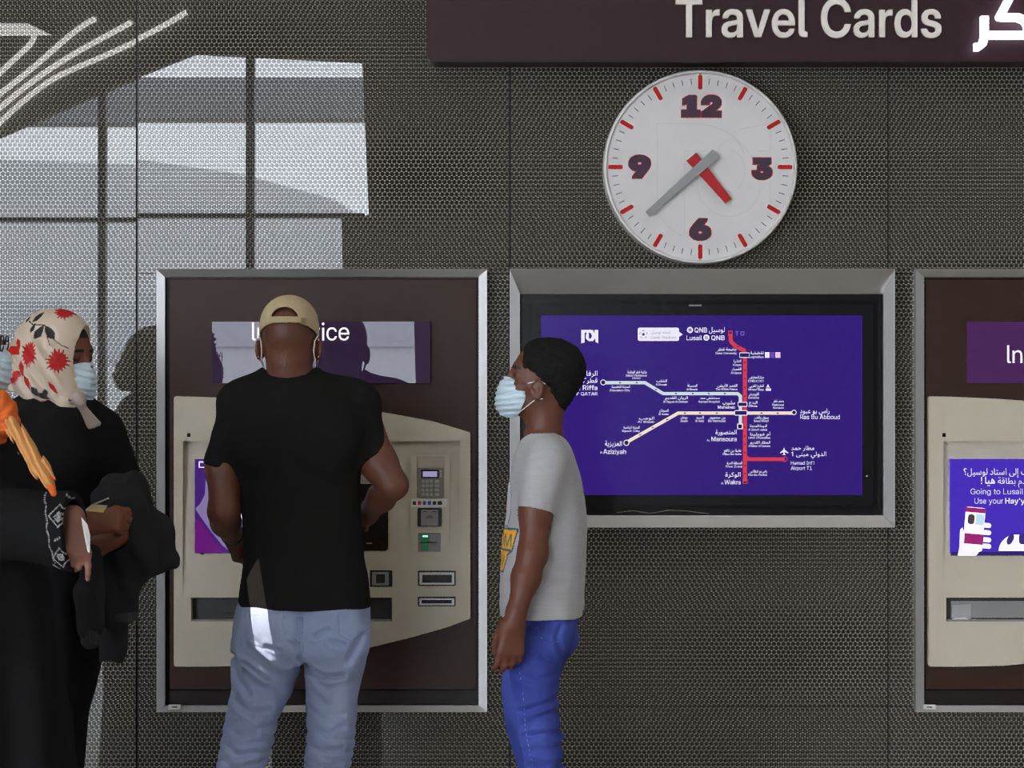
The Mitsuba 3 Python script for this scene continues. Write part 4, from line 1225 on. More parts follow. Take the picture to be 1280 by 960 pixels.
for pg in (Polygon([(308, 764), (356.5, 764), (357, 797), (334, 807), (311, 799)]), Polygon([(424, 763), (461, 762), (460.5, 786), (441, 798.5), (426, 791)])):
    b = pg.bounds
    m = flesh(patch(gj, pg, 6.12), [P(b[0], b[1], 6.0), P(b[2], b[3], 6.16)], .0028, .03, 1)
    skin_mesh(kp + '__jeans__pocket', m, 'denim_light')
stitches(kj, gj, [[(379, 764), (378.5, 790), (379, 816)], [(309, 765), (312, 799), (334, 806.5), (356.5, 797), (356, 765)], [(425, 764), (427, 791), (441, 798), (460, 786)], [(362, 795), (379, 806)]], 'denim_light_dark', .0011, False)
shoes(kp, [(q[0], q[1] - .0) for q in fl], (0, 1, 0))

# cap: cotton shell with an arched opening over a strap at the back, peak hidden in front
zc = lambda q: q[:, 2] - (.052 - .16 * (q[:, 1] + .09) * (q[:, 1] < 0) - .0 * q[:, 1])
def cap_f(q):
    o = d_ell(q, (0, -.010, .040), (.0825, .102, .0895))
    o = smin(o, d_ell(q, (0, -.012, .07), (.070, .085, .064)), .02)
    low = .052 - .035 * np.clip((q[:, 1] + .10) / .10, 0, 1)
    shell = np.maximum(np.maximum(o, -(o + .0045)), low - q[:, 2])
    arch = d_ell(q, (-.004, -.115, .070), (.040, .05, .029))
    arch = np.maximum(arch, .070 - q[:, 2])
    return np.maximum(shell, -arch)
m = flesh(H.blob(cap_f), [H.pt(-.08, -.11, 0), H.pt(.08, .1, .13)], .0024, .03, 1)
kc = skin_mesh(kp + '__cap', m, 'cap_cotton')
labels[kc] = {'label': 'tan baseball cap with an arched back opening'}
def strap_f(q):
    o = d_ell(q, (0, -.010, .040), (.0835, .1035, .0905))
    s = np.maximum(np.maximum(o, -(o + .004)), np.abs(q[:, 2] - .060) - .0085)
    return np.maximum(np.maximum(s, np.abs(q[:, 0]) - .046), q[:, 1])
skin_mesh(kc + '__strap', flesh(H.blob(strap_f), [H.pt(-.05, -.12, .04), H.pt(.05, -.07, .08)], .002, .02, 1), 'cap_strap')
bx = box(-.006, .006, -.002, .002, -.009, .009); bx.apply_transform(trimesh.transformations.rotation_matrix(.5, [0, 0, 1])); bx.apply_translation(H.pt(.050, -.0945, .057))
add(kc + '__buckle', bx, 'brass')
bill = Blob().fn(lambda p: (lambda q: np.maximum(d_ell(q, (0, .115, .036), (.068, .075, .012)), .085 - q[:, 1]))(H.loc(p)) , 0, H.o, .25)
skin_mesh(kc + '__peak', flesh(bill, [H.pt(-.07, .08, .02), H.pt(.07, .19, .06)], .004, .02, 1), 'cap_cotton')
skin_mesh(kc + '__button', trimesh.Trimesh(*(lambda s: (s.vertices * .006 + H.pt(0, -.010, .1315), s.faces))(trimesh.creation.icosphere(2)), process=False), 'cap_cotton')
kk = skin_mesh(kp + '__face_mask', flesh(mask_blob(H), [H.pt(-.07, .02, -.13), H.pt(.07, .13, 0)], .003, .02, 1), 'mask_blue')
ear_loops(kk, H)
for s in (-1, 1):
    add(kk + '__ear_loop', tube(np.array([H.pt(.082 * s, -.024, .024), H.pt(.0745 * s, -.042, .008), H.pt(.0715 * s, -.045, -.02), H.pt(.0735 * s, -.036, -.042), H.pt(.069 * s, .0, -.070), H.pt(.060 * s, .045, -.095)]), .0019, 6), 'mask_strap', smooth=True)
# dark bracelet on the left wrist and a ring
ang = np.linspace(0, 2 * np.pi, 25)
xd = (WL - EL) / np.linalg.norm(WL - EL); a1 = np.cross(xd, [0, 0, 1.0]); a1 /= np.linalg.norm(a1); a2 = np.cross(xd, a1)
bc = WL - xd * .012
add(kp + '__bracelet', tube(np.array([bc + .030 * (math.cos(t) * a1 + math.sin(t) * a2) for t in ang]), .0042, 8), 'bracelet', smooth=True)

# ---------------------------------------------------------------- the boy
kb = thing('person', 'boy in grey t-shirt and blue jeans with a face mask, facing left', 'person')
D = 6.2
SKINB = np.array(rgb(98, 58, 43))
H = Head(P(675, 475, D), (-1, -.05, .17), (.17, 0, 1), .915)
body = Blob()
H.put(body, es=(.017, -.020))
body.cone(H.pt(0, -.030, -.05), P(679, 548, D), .052, .050, .03)
body.loft(rows_px([(545, 660, 700, .06), (556, 652, 712, .10), (580, 645, 714, .115), (620, 640, 720, .115), (690, 638, 718, .105), (760, 644, 708, .085), (800, 650, 698, .06)], D), .03)
DA = 6.045
AE, AW = P(666, 692, DA - .02), P(644.5, 772, DA - .05)
body.chain([P(681, 572, DA + .01), P(670, 640, DA), AE], [.050, .0415, .0385], .03)
body.chain([AE, P(657.5, 722, DA - .03), AW], [.0385, .0375, .0235], .02)
body.chain([P(681, 572, 6.36), P(672, 640, 6.37), P(664, 695, 6.37), P(640, 772, 6.32)], [.050, .042, .038, .024], .03)
tb = hand(body, AW + [-.004, 0, -.012], (-.12, .05, -1), (.25, -1, 0), -1, .92, ((14, 28, 16), (16, 32, 18), (18, 34, 20), (20, 36, 20)), (5, 2, -2, -6), .45)
tb2 = hand(body, P(640, 774, 6.32), (-.1, 0, -1), (0, 1, 0), 1, .9, ((20, 35, 20),) * 4)
near = [(770, 632, 722, .105), (800, 633, 712, .10, -.05), (830, 636, 701, .088, -.07), (862, 639, 697.5, .080, -.08), (900, 647, 699.5, .074, -.08), (930, 652, 701.5, .070, -.08), (960, 656, 703.5, .067, -.08), (1000, 661, 705, .064, -.08), (1060, 667, 706, .06, -.08), (1128, 670, 706, .058, -.08)]
far = [(770, 632, 722, .10), (800, 632, 722, .10, .06), (830, 629, 706, .088, .08), (862, 627, 695, .080, .09), (900, 631, 686, .074, .1), (930, 639, 690, .070, .1), (960, 647, 694, .067, .1), (1000, 652, 697, .064, .1), (1060, 656, 697, .06, .1), (1128, 658, 697, .058, .1)]
for rows in (near, far):
    body.loft([(z, cx, cy, ax * .76, ay * .76) for z, cx, cy, ax, ay in rows_px(rows[2:], D)], .02)
fb = []
for rows, dd in ((near, -.08), (far, .1)):
    q = P((rows[-1][1] + rows[-1][2]) / 2, 1130, D + dd); fb.append((q[0], q[1]))
    body.cone([q[0], q[1], .12], [q[0], q[1], .06], .038, .036, .02)
m = flesh(body, [P(615, 425, D), P(735, 1150, D), tb[1], tb2[1]], .0036)
v = np.array(m.vertices)
c = paint_face(H, v, SKINB, eye_open=(0, 0))
c[np.linalg.norm(v - np.array(tb[4]), axis=1) < .006] = SKINB * 1.5
skin_mesh(kb + '__body', m, 'skin', c)


def boy_hair(q):
    d = d_ell(q, (0, -.020, .042), (.0815, .104, .091))
    d = smin(d, d_ell(q, (0, -.058, .040), (.072, .070, .078)), .03)
    d = smin(d, d_ell(q, (0, -.060, -.02), (.058, .047, .075)), .03)
    x, y, z = q[:, 0], q[:, 1], q[:, 2]
    hl = .064 - .30 * np.clip(z - .085, 0, 1) + .0 * z - .5 * np.clip(.03 - z, 0, .02)          # front hairline
    d = np.maximum(d, y - hl)
    lower = np.where(y > -.0, .004 + .1 * np.clip(y, 0, 1), np.where(y > -.032, .030, -.088 - .4 * (y + .032)))
    low = np.interp(y, [-.12, -.075, -.035, -.026, -.012, .008, .018, .040, .07], [-.050, -.092, -.084, -.050, -.006, -.004, -.008, .004, .026]).astype(f32)
    d = np.maximum(d, (low - z) * .8)
    return d
hb = wrinkle(H.blob(boy_hair), .0042, lambda p: n3(p, 190, 3) + .8 * n3(p, 95, 5))
m = flesh(hb, [H.pt(-.07, -.12, -.08), H.pt(.07, .06, .13)], .0024, .03, 0)
skin_mesh(kb + '__hair', m, 'hair_black')
kk = skin_mesh(kb + '__face_mask', flesh(mask_blob(H), [H.pt(-.07, .02, -.13), H.pt(.07, .13, 0)], .0024, .02, 1), 'mask_blue')
labels[kk] = {'label': 'pleated light blue face mask'}
ear_loops(kk, H, es=(.017, -.020))

# t-shirt with a print on the chest
sh = Blob()
sh.loft(rows_px([(541, 660, 697, .075), (546, 655, 704, .085), (556, 648, 712, .115), (575, 641, 720, .145), (600, 637, 727, .155), (640, 632.5, 733, .150), (680, 627, 733.5, .145), (720, 625, 731.5, .142), (755, 624.5, 730, .146), (769, 625, 728.5, .147)], D), .02, 2.3)
HN = P(670.5, 637.5, DA - .002)
sh.cut_cone(P(684, 572, DA + .015), HN, .062, .0495, .035)
sh.cut_cone(P(684, 572, 6.355), P(674, 640, 6.37), .060, .0465, .035)
sh.cone(P(670, 652, DA), P(669, 662, DA), .0425, .042, .003, True)
sh.fn(lambda p: d_ell(p, P(676, 536, D), (.052, .062, .026)), .004, P(676, 536, D), .08, True)
def folds_boy(p):
    x, z = p[:, 0], p[:, 2]
    t = z + .35 * x + .05 * n3(p, 9, 2)
    low = np.clip((1.15 - z) / .3, 0.15, 1)
    return low * (np.sin(t * 2 * np.pi / .055) * (n3(p, 8, 5) + .2) * 1.6) + 1.1 * n3(p, 18, 9)
g = wrinkle(sh, .0030, folds_boy)
m = flesh(g, [P(622, 530, D), P(736, 775, D)], .0032, .27)
v = np.array(m.vertices)
c = np.tile(np.array(rgb(168, 168, 170)), (len(v), 1)) * (1 + .16 * (meshkit.fbm(v * np.array([60, 60, 220.]), 2, 4) - .5))[:, None]
axc = P(680, 640, D)
u = np.arctan2(-(v[:, 1] - axc[1]), -(v[:, 0] - axc[0])) * .125           # arc length from the middle of the chest, towards the near side
zz = v[:, 2]; chest = (v[:, 0] < axc[0] - .02)
row = lambda py: CAM_Z - (py - 480) / 451.6
def dye(poly, colr):
    k = chest & shapely.contains_xy(poly, u, zz)
    c[k] = colr
yel = Polygon([(-.14, row(664)), (.125, row(659)), (.108, row(684)), (.088, row(690)), (.062, row(711)), (-.12, row(714))])
dye(yel.buffer(.005), rgb(58, 88, 120)); dye(yel, rgb(226, 168, 40))
dye(sbox(-.14, row(686), .105, row(683.5)), rgb(58, 88, 120))
wh = Polygon([(-.12, row(600)), (.062, row(602)), (.085, row(618)), (.088, row(640)), (.070, row(655)), (-.1, row(655))])
dye(wh.buffer(.004), rgb(96, 108, 128)); dye(wh, rgb(196, 196, 202))
for s_, x0, x1, b, cap in (('DM', .020, .108, row(681), .036), ('V', .030, .070, row(707), .036)):
    t = text(s_, 500, 64)
    dye(affinity.affine_transform(t, [(x1 - x0) / (t.bounds[2]), 0, 0, cap, x0, b]), rgb(120, 112, 96))
kt = skin_mesh(kb + '__t_shirt', m, 'cloth_printed', c)
labels[kt] = {'label': 'grey t-shirt with a yellow and white chest print'}
# neck band and jeans
je = Blob()
je.loft(rows_px([(750, 634, 716, .11), (766, 630, 721, .118), (775, 629, 721, .12)], D), .02)
je.loft(rows_px(near, D), .010, 2.2); je.loft(rows_px(far, D), .010, 2.2)
je.ell(P(694, 790, 6.12), (.052, .07, .055), .03); je.ell(P(698, 792, 6.30), (.052, .07, .055), .03)
CREASES_B = [([(651, 880), (676, 872), (698, 864)], .8, 3.5), ([(654, 896), (680, 884), (699, 882)], .8, 3.5), ([(656, 912), (684, 905), (701, 908)], .8, 3.5), ([(658, 930), (684, 926), (702, 922)], .7, 4), ([(664, 950), (690, 944), (703, 946)], .7, 4),
             ([(700, 776), (694, 790), (700, 806)], .8, 3), ([(648, 836), (670, 842), (694, 836)], .5, 4), ([(676, 812), (690, 818)], .5, 3)]
def folds_b(p):
    x, z = p[:, 0], p[:, 2]
    py = 480 + (CAM_Z - z) * 451.6
    low = np.clip((py - 865) / 30, 0, 1)
    t = z - .45 * x + .03 * n3(p, 8, 3)
    px = 640 + p[:, 0] * 451.6
    g = np.zeros(len(p))
    for pl, dep, w in CREASES_B:
        dx = line_dist(px, py, pl)
        g += dep * np.exp(-(dx / w) ** 2) - .45 * dep * np.exp(-((dx - 2 * w) / w) ** 2)
    return g * (p[:, 1] < D - DIST) + low * np.clip(.35 + 1.5 * n3(p, 6, 8), 0, 1) * np.abs(np.sin(t * np.pi / .045)) * -.6 + .45 * np.sin((z + .6 * x) * 2 * np.pi / .08) * (n3(p, 6, 2) + .2) + .5 * n3(p, 15, 6)
gj = wrinkle(je, .0070, folds_b)
m = flesh(gj, [P(622, 748, D), P(732, 1128, D)], .0038)
kj = skin_mesh(kb + '__jeans', m, 'denim_blue')
labels[kj] = {'label': 'bright blue denim jeans'}
pg = Polygon([(670, 769), (700, 769), (700, 800), (688, 803), (676, 799), (672, 790)])
m = flesh(patch(gj, pg, 6.06, .002), [P(668, 765, 5.98), P(702, 805, 6.16)], .0026, .03, 1)
skin_mesh(kj + '__pocket', m, 'denim_blue')
stitches(kj, gj, [[(649, 834), (655, 877), (657, 914), (666, 958)], [(671, 770), (674, 797), (698, 802.5)]], 'stitch', .0012)
shoes(kb, fb, (-1, 0, 0), .92)

# ---------------------------------------------------------------- the woman in the flowered headscarf
princ('scarf_lining', (.45, .40, .36), .8)
scene['cloth_embroidered'] = {'type': 'principled', 'base_color': vc, 'roughness': .9, 'specular': .15, 'sheen': .03}
scene['cloth_silk'] = {'type': 'principled', 'base_color': vc, 'roughness': .55, 'sheen': .3}
kw = thing('person', 'woman in a black abaya and cream headscarf with red flowers, wearing a face mask', 'person')
D = 6.1
SKW = np.array(rgb(112, 66, 50))
H = Head(P(75, 445, D), (.90, -.42, -.13), (.10, -.05, 1), .97)
body = Blob()
H.put(body, ears=False)
body.cone(H.pt(0, -.03, -.05), P(70, 520, D), .052, .056, .03)
body.loft(rows_px([(512, 30, 112, .07), (540, 8, 132, .10), (600, 5, 135, .11), (700, 0, 130, .11), (800, 10, 108, .11), (840, 20, 95, .09)], D), .03)
LE, LW = P(160, 640, 6.12), P(149, 668, 5.86)
RE, RW = P(30, 655, 5.90), P(106, 655, 5.72)
body.chain([P(126, 540, 6.16), LE, LW], [.05, .04, .027], .02)
body.chain([P(12, 540, 6.02), RE, RW], [.05, .04, .026], .02)
h1 = hand(body, LW, (-1, -.18, -.03), (.1, -.80, .60), 1, .98, ((14, 22, 12), (16, 24, 14), (18, 26, 14), (22, 28, 16)), thumb_tuck=.2)
h2 = hand(body, RW, (.90, .10, .12), (.20, -.75, .50), 1, .92, ((30, 55, 30), (45, 60, 35), (55, 65, 35), (60, 65, 35)), thumb_tuck=.5)
body.cone(P(30, 840, D), P(35, 1150, D), .075, .045, .03); body.cone(P(62, 840, D), P(60, 1150, D), .065, .045, .03)
body_w = body
m = flesh(body, [P(0, 390, D), P(170, 1165, D), P(100, 650, 5.6)], .0044, .24)
v = np.array(m.vertices)
c = paint_face(H, v, SKW, eye_open=(0, 0))
q = H.loc(v)
c[(q[:, 2] > .060) & (q[:, 1] > .0) & (np.linalg.norm(q, axis=1) < .16)] = (.012, .010, .010)
for t in h1[:4] + h2[:4]:
    c[np.linalg.norm(v - t, axis=1) < .0065] = SKW * 1.5
skin_mesh(kw + '__body', m, 'skin', c)

ab = Blob()
ab.loft(rows_px([(490, 34, 106, .075), (502, 14, 122, .105), (522, 2, 137, .13), (548, -6, 146, .14), (585, -10, 152, .145), (640, -12, 154, .15), (700, -12, 146, .15), (760, -12, 134, .155), (820, -12, 124, .155), (860, -12, 113, .16), (895, -12, 104, .165), (960, -14, 98, .17), (1060, -20, 95, .18), (1158, -25, 94, .19)], D), .03, 2.3)
ab.cone(P(126, 545, 6.16), P(160, 632, 6.14), .068, .062, .05)
ab.chain([P(10, 545, 6.0), RE + [0, -.01, .0], P(96, 656, 5.735)], [.075, .062, .047], .04)
ab.ell(P(62, 575, 5.98), (.12, .08, .09), .05)
ab.cone(P(96, 656, 5.735), P(112, 656, 5.715), .036, .036, .004, True)
def folds_ab(p):
    x, y, z = p[:, 0], p[:, 1], p[:, 2]
    a = np.arctan2(x - P(50, 0, D)[0], -(y - (D - DIST)))
    low = np.clip((1.15 - z) / .4, 0, 1)
    return low * np.sin(a * 9 + 2.5 * n3(p, 3, 2)) * 1.6 + 1.0 * n3(p, 12, 8)
m = flesh(wrinkle(ab, .0065, folds_ab), [P(-20, 485, D), P(175, 1160, D), P(100, 650, 5.6)], .0052, .24)
skin_mesh(kw + '__abaya', m, 'abaya_black')


def scarf_w(p):
    q = H.loc(p)
    d = d_ell(q, (0, -.014, .036), (.085, .108, .096))
    d = smin(d, d_ell(q, (.0, -.055, .005), (.080, .088, .100)), .04)
    d = smin(d, d_ell(q, (0, .018, -.030), (.0725, .072, .100)), .03)
    d = smin(d, d_ell(q, (0, -.035, -.085), (.074, .085, .075)), .04)
    s = H.s
    n_ = smin(d * s, d_cone(p, P(48, 462, D - .02), P(84, 503, D - .06), .090, .052), .05)
    n_ = smin(n_, d_cone(p, P(30, 470, D), P(52, 495, D - .03), .07, .055), .04)
    pit = d_ell(q, (-.034, .106, .004), (.086, .074, .108)) * s
    n_ = np.maximum(n_, -pit)
    low = P(0, 488, D)[2] - .62 * np.clip(p[:, 0] - P(20, 0, D)[0], 0, .09)
    return np.maximum(n_, (low - p[:, 2]) * .8)
def folds_scarf(p):
    x, z = p[:, 0], p[:, 2]
    t = (x - P(30, 0, D)[0]) * .80 + (z - P(0, 385, D)[2]) * .52 + .02 * n3(p, 10, 3)
    back = np.clip((P(88, 0, D)[0] - x) / .05, .12, 1) * np.clip((P(0, 398, D)[2] - z) / .06, .1, 1)
    return back * (np.sin(t * 2 * np.pi / .034) * (n3(p, 9, 1) + .65))
sb = Blob().fn(scarf_w, 0, H.o, .34)
m = flesh(wrinkle(sb, .0048, folds_scarf), [P(12, 382, D), P(112, 512, D)], .0026, .24)
v = np.array(m.vertices)
S = 459.0
U, V_ = 640 + v[:, 0] * S, 480 + (CAM_Z - v[:, 2]) * S            # the print lies in the plane of the scarf's side, 459 units to the metre
c = np.tile(np.array(rgb(206, 190, 172)), (len(v), 1))
rs = np.random.default_rng(11)
def burst(cx, cy, rx, ry, n=17, a0=0.0, a1=2 * np.pi):
    t = np.linspace(a0, a1, n * 2, endpoint=False)
    r = np.where(np.arange(n * 2) % 2 == 0, 1.0, .62) * rs.uniform(.86, 1.1, n * 2)
    return Polygon(np.stack([cx + rx * r * np.cos(t), cy + ry * r * np.sin(t)], 1)).buffer(.5)
def leaf(x0, y0, x1, y1, w):
    a, b = np.array([x0, y0], float), np.array([x1, y1], float); n = np.array([-(b - a)[1], (b - a)[0]]) / np.linalg.norm(b - a)
    return Polygon([a, a * .65 + b * .35 + n * w, a * .3 + b * .7 + n * w * .7, b, a * .3 + b * .7 - n * w * .7, a * .65 + b * .35 - n * w]).buffer(.5)
red = unary_union([burst(85, 390, 13, 10), burst(46, 443, 9.5, 17), burst(81, 452, 14, 15), rect(16, 433, 33, 444).difference(Polygon([(14, 432), (19, 432), (16, 440)])), burst(23, 474, 9, 6.5), burst(30, 468, 6, 5), leaf(36, 452, 39, 471, 2.6), leaf(41, 470, 47, 486, 3.0), leaf(71, 478, 82, 492, 2.2), burst(66, 504, 7, 3.5), leaf(20, 450, 22, 463, 1.2), leaf(28, 424, 33, 436, 3)])
blk = unary_union([leaf(45, 403, 58, 391, 2.6), leaf(51, 424, 61, 408, 4.8), leaf(76, 425, 63, 408, 4.8), leaf(45, 416, 49, 405, 2.0), leaf(35, 403, 39, 396, 1.6), leaf(49, 484, 59, 495, 4.0), leaf(66, 486, 67, 498, 3.2), leaf(55, 492, 73, 499, 2.2),
                   LineString([(40, 402), (46, 406.5), (62, 407)]).buffer(.7), LineString([(63, 410), (71, 432)]).buffer(.45), LineString([(69, 420), (84, 432), (93, 436)]).buffer(.5), LineString([(47, 487), (66, 493)]).buffer(.5)])
c[shapely.contains_xy(red, U, V_)] = rgb(178, 22, 26)
c[shapely.contains_xy(blk, U, V_)] = (.012, .012, .014)
ks_ = skin_mesh(kw + '__headscarf', m, 'cloth_silk', c)
labels[ks_] = {'label': 'cream headscarf printed with red flowers and dark leaves'}
kt_ = Blob().chain([P(92, 500, 5.94), P(99, 499, 5.93), P(101, 504, 5.925)], [.014, .017, .012], .012)
for px, py, dd, r in ((112, 533, 5.955, .0075), (117.5, 532, 5.96, .0065), (123, 529.5, 5.965, .007)):
    kt_.cone(P(99, 503, 5.93), P(px, py, dd), .0065, r, .009)
m = flesh(kt_, [P(90, 492, 5.9), P(124, 536, 5.97)], .0024, .03)
c = np.tile(np.array(rgb(176, 160, 152)), (len(m.vertices), 1))
vv = np.array(m.vertices)
U, V_ = 640 + vv[:, 0] * S, 480 + (CAM_Z - vv[:, 2]) * S
c[shapely.contains_xy(unary_union([LineString([(90, 497), (104, 500)]).buffer(1.0), LineString([(101, 506), (112, 522)]).buffer(1.0)]), U, V_)] = rgb(70, 30, 34)
skin_mesh(ks_ + '__knotted_end', m, 'cloth_silk', c)
kk = skin_mesh(kw + '__face_mask', flesh(mask_blob(H), [H.pt(-.07, .02, -.13), H.pt(.07, .13, 0)], .0024, .02, 1), 'mask_blue')
ang = np.linspace(0, 2 * np.pi, 25)
xd = (LW - LE) / np.linalg.norm(LW - LE); a1 = np.cross(xd, [0, 0, 1.0]); a1 /= np.linalg.norm(a1); a2 = np.cross(xd, a1)
add(kw + '__bracelet', tube(np.array([LW - xd * .004 + .0305 * (math.cos(t) * a1 + math.sin(t) * a2) for t in ang]), .0032, 8), 'silver', smooth=True)

# jacket over her left forearm
kj_ = thing('jacket', 'dark charcoal jacket draped over the forearm of the woman in the flowered headscarf', 'jacket')
jk = Blob()
DJ = 5.93
jk.chain([P(132, 622, DJ + .03), P(158, 618, DJ + .05), P(186, 668, DJ + .05), P(203, 698, DJ + .04)], [.035, .052, .058, .040], .04)
jk.loft(rows_px([(600, 128, 160, .05), (630, 118, 176, .07), (665, 116, 188, .075), (700, 106, 194, .072), (725, 103, 184, .065), (750, 101, 172, .058), (775, 102, 169, .05), (781, 104, 168, .045)], DJ), .03)
jk.loft(rows_px([(760, 122, 162, .04), (790, 122, 161, .040), (812, 123, 157, .036), (828, 124, 152, .032)], DJ + .03), .02)
jk.cone(P(166, 640, 5.89), P(174, 690, 5.875), .045, .045, .04)
jk.cone(P(112, 668, 5.83), P(135, 662, 5.83), .02, .02, .02, True)
def folds_j(p):
    x, z = p[:, 0], p[:, 2]
    t = x * .9 + z * .22 + .04 * n3(p, 9, 3)
    return np.sin(t * 2 * np.pi / .062) * (n3(p, 8, 1) + .6) + 1.2 * n3(p, 17, 4)
jw, aw = wrinkle(jk, .008, folds_j), ab
m = flesh(lambda p: np.maximum(jw(p), np.maximum(.006 - aw(p), .003 - body_w(p))), [P(98, 596, DJ), P(225, 830, DJ)], .0038, .24)
skin_mesh(kj_ + '__body', m, 'fabric_charcoal')
sv = Blob().chain([P(114, 690, 5.84), P(112, 740, 5.83), P(113, 786, 5.83)], [.034, .034, .029], .02)
skin_mesh(kj_ + '__sleeve', flesh(wrinkle(sv, .006, folds_j), [P(100, 685, 5.84), P(128, 796, 5.84)], .0036, .06), 'fabric_charcoal')
cu = Blob().cone(P(113, 790, 5.83), P(113, 800, 5.83), .027, .025, .01)
skin_mesh(kj_ + '__sleeve__cuff', flesh(wrinkle(cu, .0015, lambda p: np.sin(np.arctan2(p[:, 1] - (5.83 - DIST), p[:, 0] - P(113, 0, 5.83)[0]) * 22)), [P(106, 785, 5.83), P(120, 806, 5.83)], .0028, .05), 'knit_cuff')
hm = Blob().loft(rows_px([(764, 136, 171, .052), (770, 136, 171.5, .053), (776, 136, 171, .052)], DJ - .005), .01)
skin_mesh(kj_ + '__hem_band', flesh(wrinkle(hm, .0012, lambda p: np.sin(p[:, 0] * 900)), [P(134, 762, DJ), P(173, 778, DJ)], .003, .08), 'knit_cuff')

# card in her hand
matte('card_print', proc(lambda p, n, uv: dr.select(mikit.voronoi(p.x * 90, p.z * 160)[2] > .55, mi.Color3f(.55, .42, .10), mi.Color3f(.42, .38, .36))))
kc_ = thing('card', 'small printed card with a yellow patch held by the woman in the flowered headscarf', 'card')
def sheet(pts, t=.0012):
    pts = np.array(pts); n = np.cross(pts[1] - pts[0], pts[2] - pts[0]); n /= np.linalg.norm(n)
    return m3.Manifold.hull_points(np.vstack([pts + n * t / 2, pts - n * t / 2]))
add(kc_, sheet([P(105, 638.5, 5.64), P(115, 630.5, 5.70), P(134.5, 632, 5.69), P(129, 640.5, 5.63)]), 'card_print')
kc_ = thing('pen', 'thin silver pen above the printed card held by the woman in the flowered headscarf', 'pen')
add(kc_, tube([P(117, 630.5, 5.68), P(136, 622.5, 5.68)], .0022, 8), 'silver', smooth=True)

# ---------------------------------------------------------------- the woman with the orange scarf, at the left edge
k2 = thing('person', 'woman in black with an orange scarf and embroidered cuff, cut off by the left edge', 'person')
D = 5.3
SK2 = np.array(rgb(128, 88, 74))
H = Head(P(-50, 425, D), (1, .06, -.06), (.06, 0, 1), 1.0)
body = Blob()
H.put(body, ears=False)
body.cone(H.pt(0, -.03, -.05), P(-62, 520, D), .052, .056, .03)
body.loft(rows_px([(515, -110, -15, .08), (545, -140, 20, .12), (620, -140, 20, .13), (740, -140, 20, .13), (850, -130, 30, .12)], D), .03)
E2, W2 = P(-30, 655, 5.16), P(90, 650, 5.08)
body.chain([P(-70, 560, 5.18), E2, W2], [.05, .04, .027], .02)
body.chain([P(-70, 560, 5.45), P(-60, 670, 5.5), P(-20, 690, 5.4)], [.05, .04, .027], .02)
h3 = hand(body, W2 + [.006, 0, -.010], (.16, -.45, -.88), (.45, -.80, .35), 1, .80, ((12, 16, 8), (40, 62, 34), (52, 66, 34), (58, 66, 34)), (3, 0, -4, -10), thumb_tuck=.75)
body.cone(P(-90, 860, D), P(-90, 1280, D), .08, .05, .03); body.cone(P(-5, 860, D), P(-5, 1280, D), .08, .05, .03)
m = flesh(body, [P(-150, 380, D), P(90, 1290, D), h3[0]], .0046, .24)
v = np.array(m.vertices)
c = paint_face(H, v, SK2)
for t in h3[:4]:
    c[np.linalg.norm(v - t, axis=1) < .0065] = SK2 * 1.4
skin_mesh(k2 + '__body', m, 'skin', c)
ab = Blob()
ab.loft(rows_px([(500, -110, -20, .10), (525, -140, 8, .14), (560, -160, 36, .16), (620, -165, 52, .165), (700, -165, 58, .165), (780, -165, 64, .17), (860, -165, 76, .18), (960, -170, 88, .19), (1100, -175, 96, .20), (1270, -180, 100, .21)], 5.3), .03, 2.3)
ab.chain([P(-70, 560, 5.18), E2 + [0, .01, 0], P(30, 655, 5.10)], [.085, .080, .082], .05)
def folds_2(p):
    x, y, z = p[:, 0], p[:, 1], p[:, 2]
    a = np.arctan2(x - P(-45, 0, 5.3)[0], -(y + 1.7))
    return np.clip((1.1 - z) / .4, 0, 1) * np.sin(a * 10 + 2.5 * n3(p, 3, 2)) * 1.6 + 1.1 * n3(p, 11, 8)
m = flesh(wrinkle(ab, .007, folds_2), [P(-170, 495, 5.4), P(100, 1275, 5.0)], .0056, .26)
skin_mesh(k2 + '__abaya', m, 'abaya_black')
# wide embroidered sleeve end
cf = Blob()
ax0, ax1 = P(24, 656, 5.10), P(93, 664, 5.08)
cf.cut_cone(ax0, ax1, .078, .090, .02, (0, 0, .15))
cf.cone(P(86, 663, 5.08), P(108, 664, 5.08), .070, .074, .004, True)
m = flesh(wrinkle(cf, .004, lambda p: n3(p, 14, 4) * 1.5), [ax0, ax1], .0026, .16)
v = np.array(m.vertices); c = np.tile(np.array([.0082, .0083, .0087]), (len(v), 1))
S2 = FPX / 5.0
U, V_ = 640 + v[:, 0] * FPX / 5.0, 480 + (CAM_Z - v[:, 2]) * FPX / 5.0      # the embroidery lies flat on the sleeve's outer side
def dia(cx, cy, a, b, w=1.0):
    o = Polygon([(cx - a, cy), (cx, cy - b), (cx + a, cy), (cx, cy + b)])
    return o.difference(o.buffer(-w * 1.4))
em = [dia(73, 645, 14, 15), dia(74.5, 698, 11.5, 14)]
for cx, cy, r in ((73, 646, 6.5), (75, 697, 5)):
    for k in range(8):
        t = k * math.pi / 4
        em.append(LineString([(cx, cy), (cx + r * math.cos(t), cy + r * math.sin(t))]).buffer(.55))
    for k in range(8):
        t = k * math.pi / 4 + .39
        em.append(Point(cx + r * .75 * math.cos(t), cy + r * .75 * math.sin(t)).buffer(1.0))
for pl in ([(50, 618), (56, 640), (59, 660), (62, 684), (66, 706)], [(78, 619), (85, 626), (86, 636)], [(69, 676), (76, 672)], [(62, 708), (70, 714)]):
    ln = LineString(pl)
    for t in np.arange(0, ln.length, 2.6):
        q = ln.interpolate(t); em.append(Point(q.x + .9 * math.sin(t * 2.1), q.y).buffer(1.0))
em = unary_union(em)
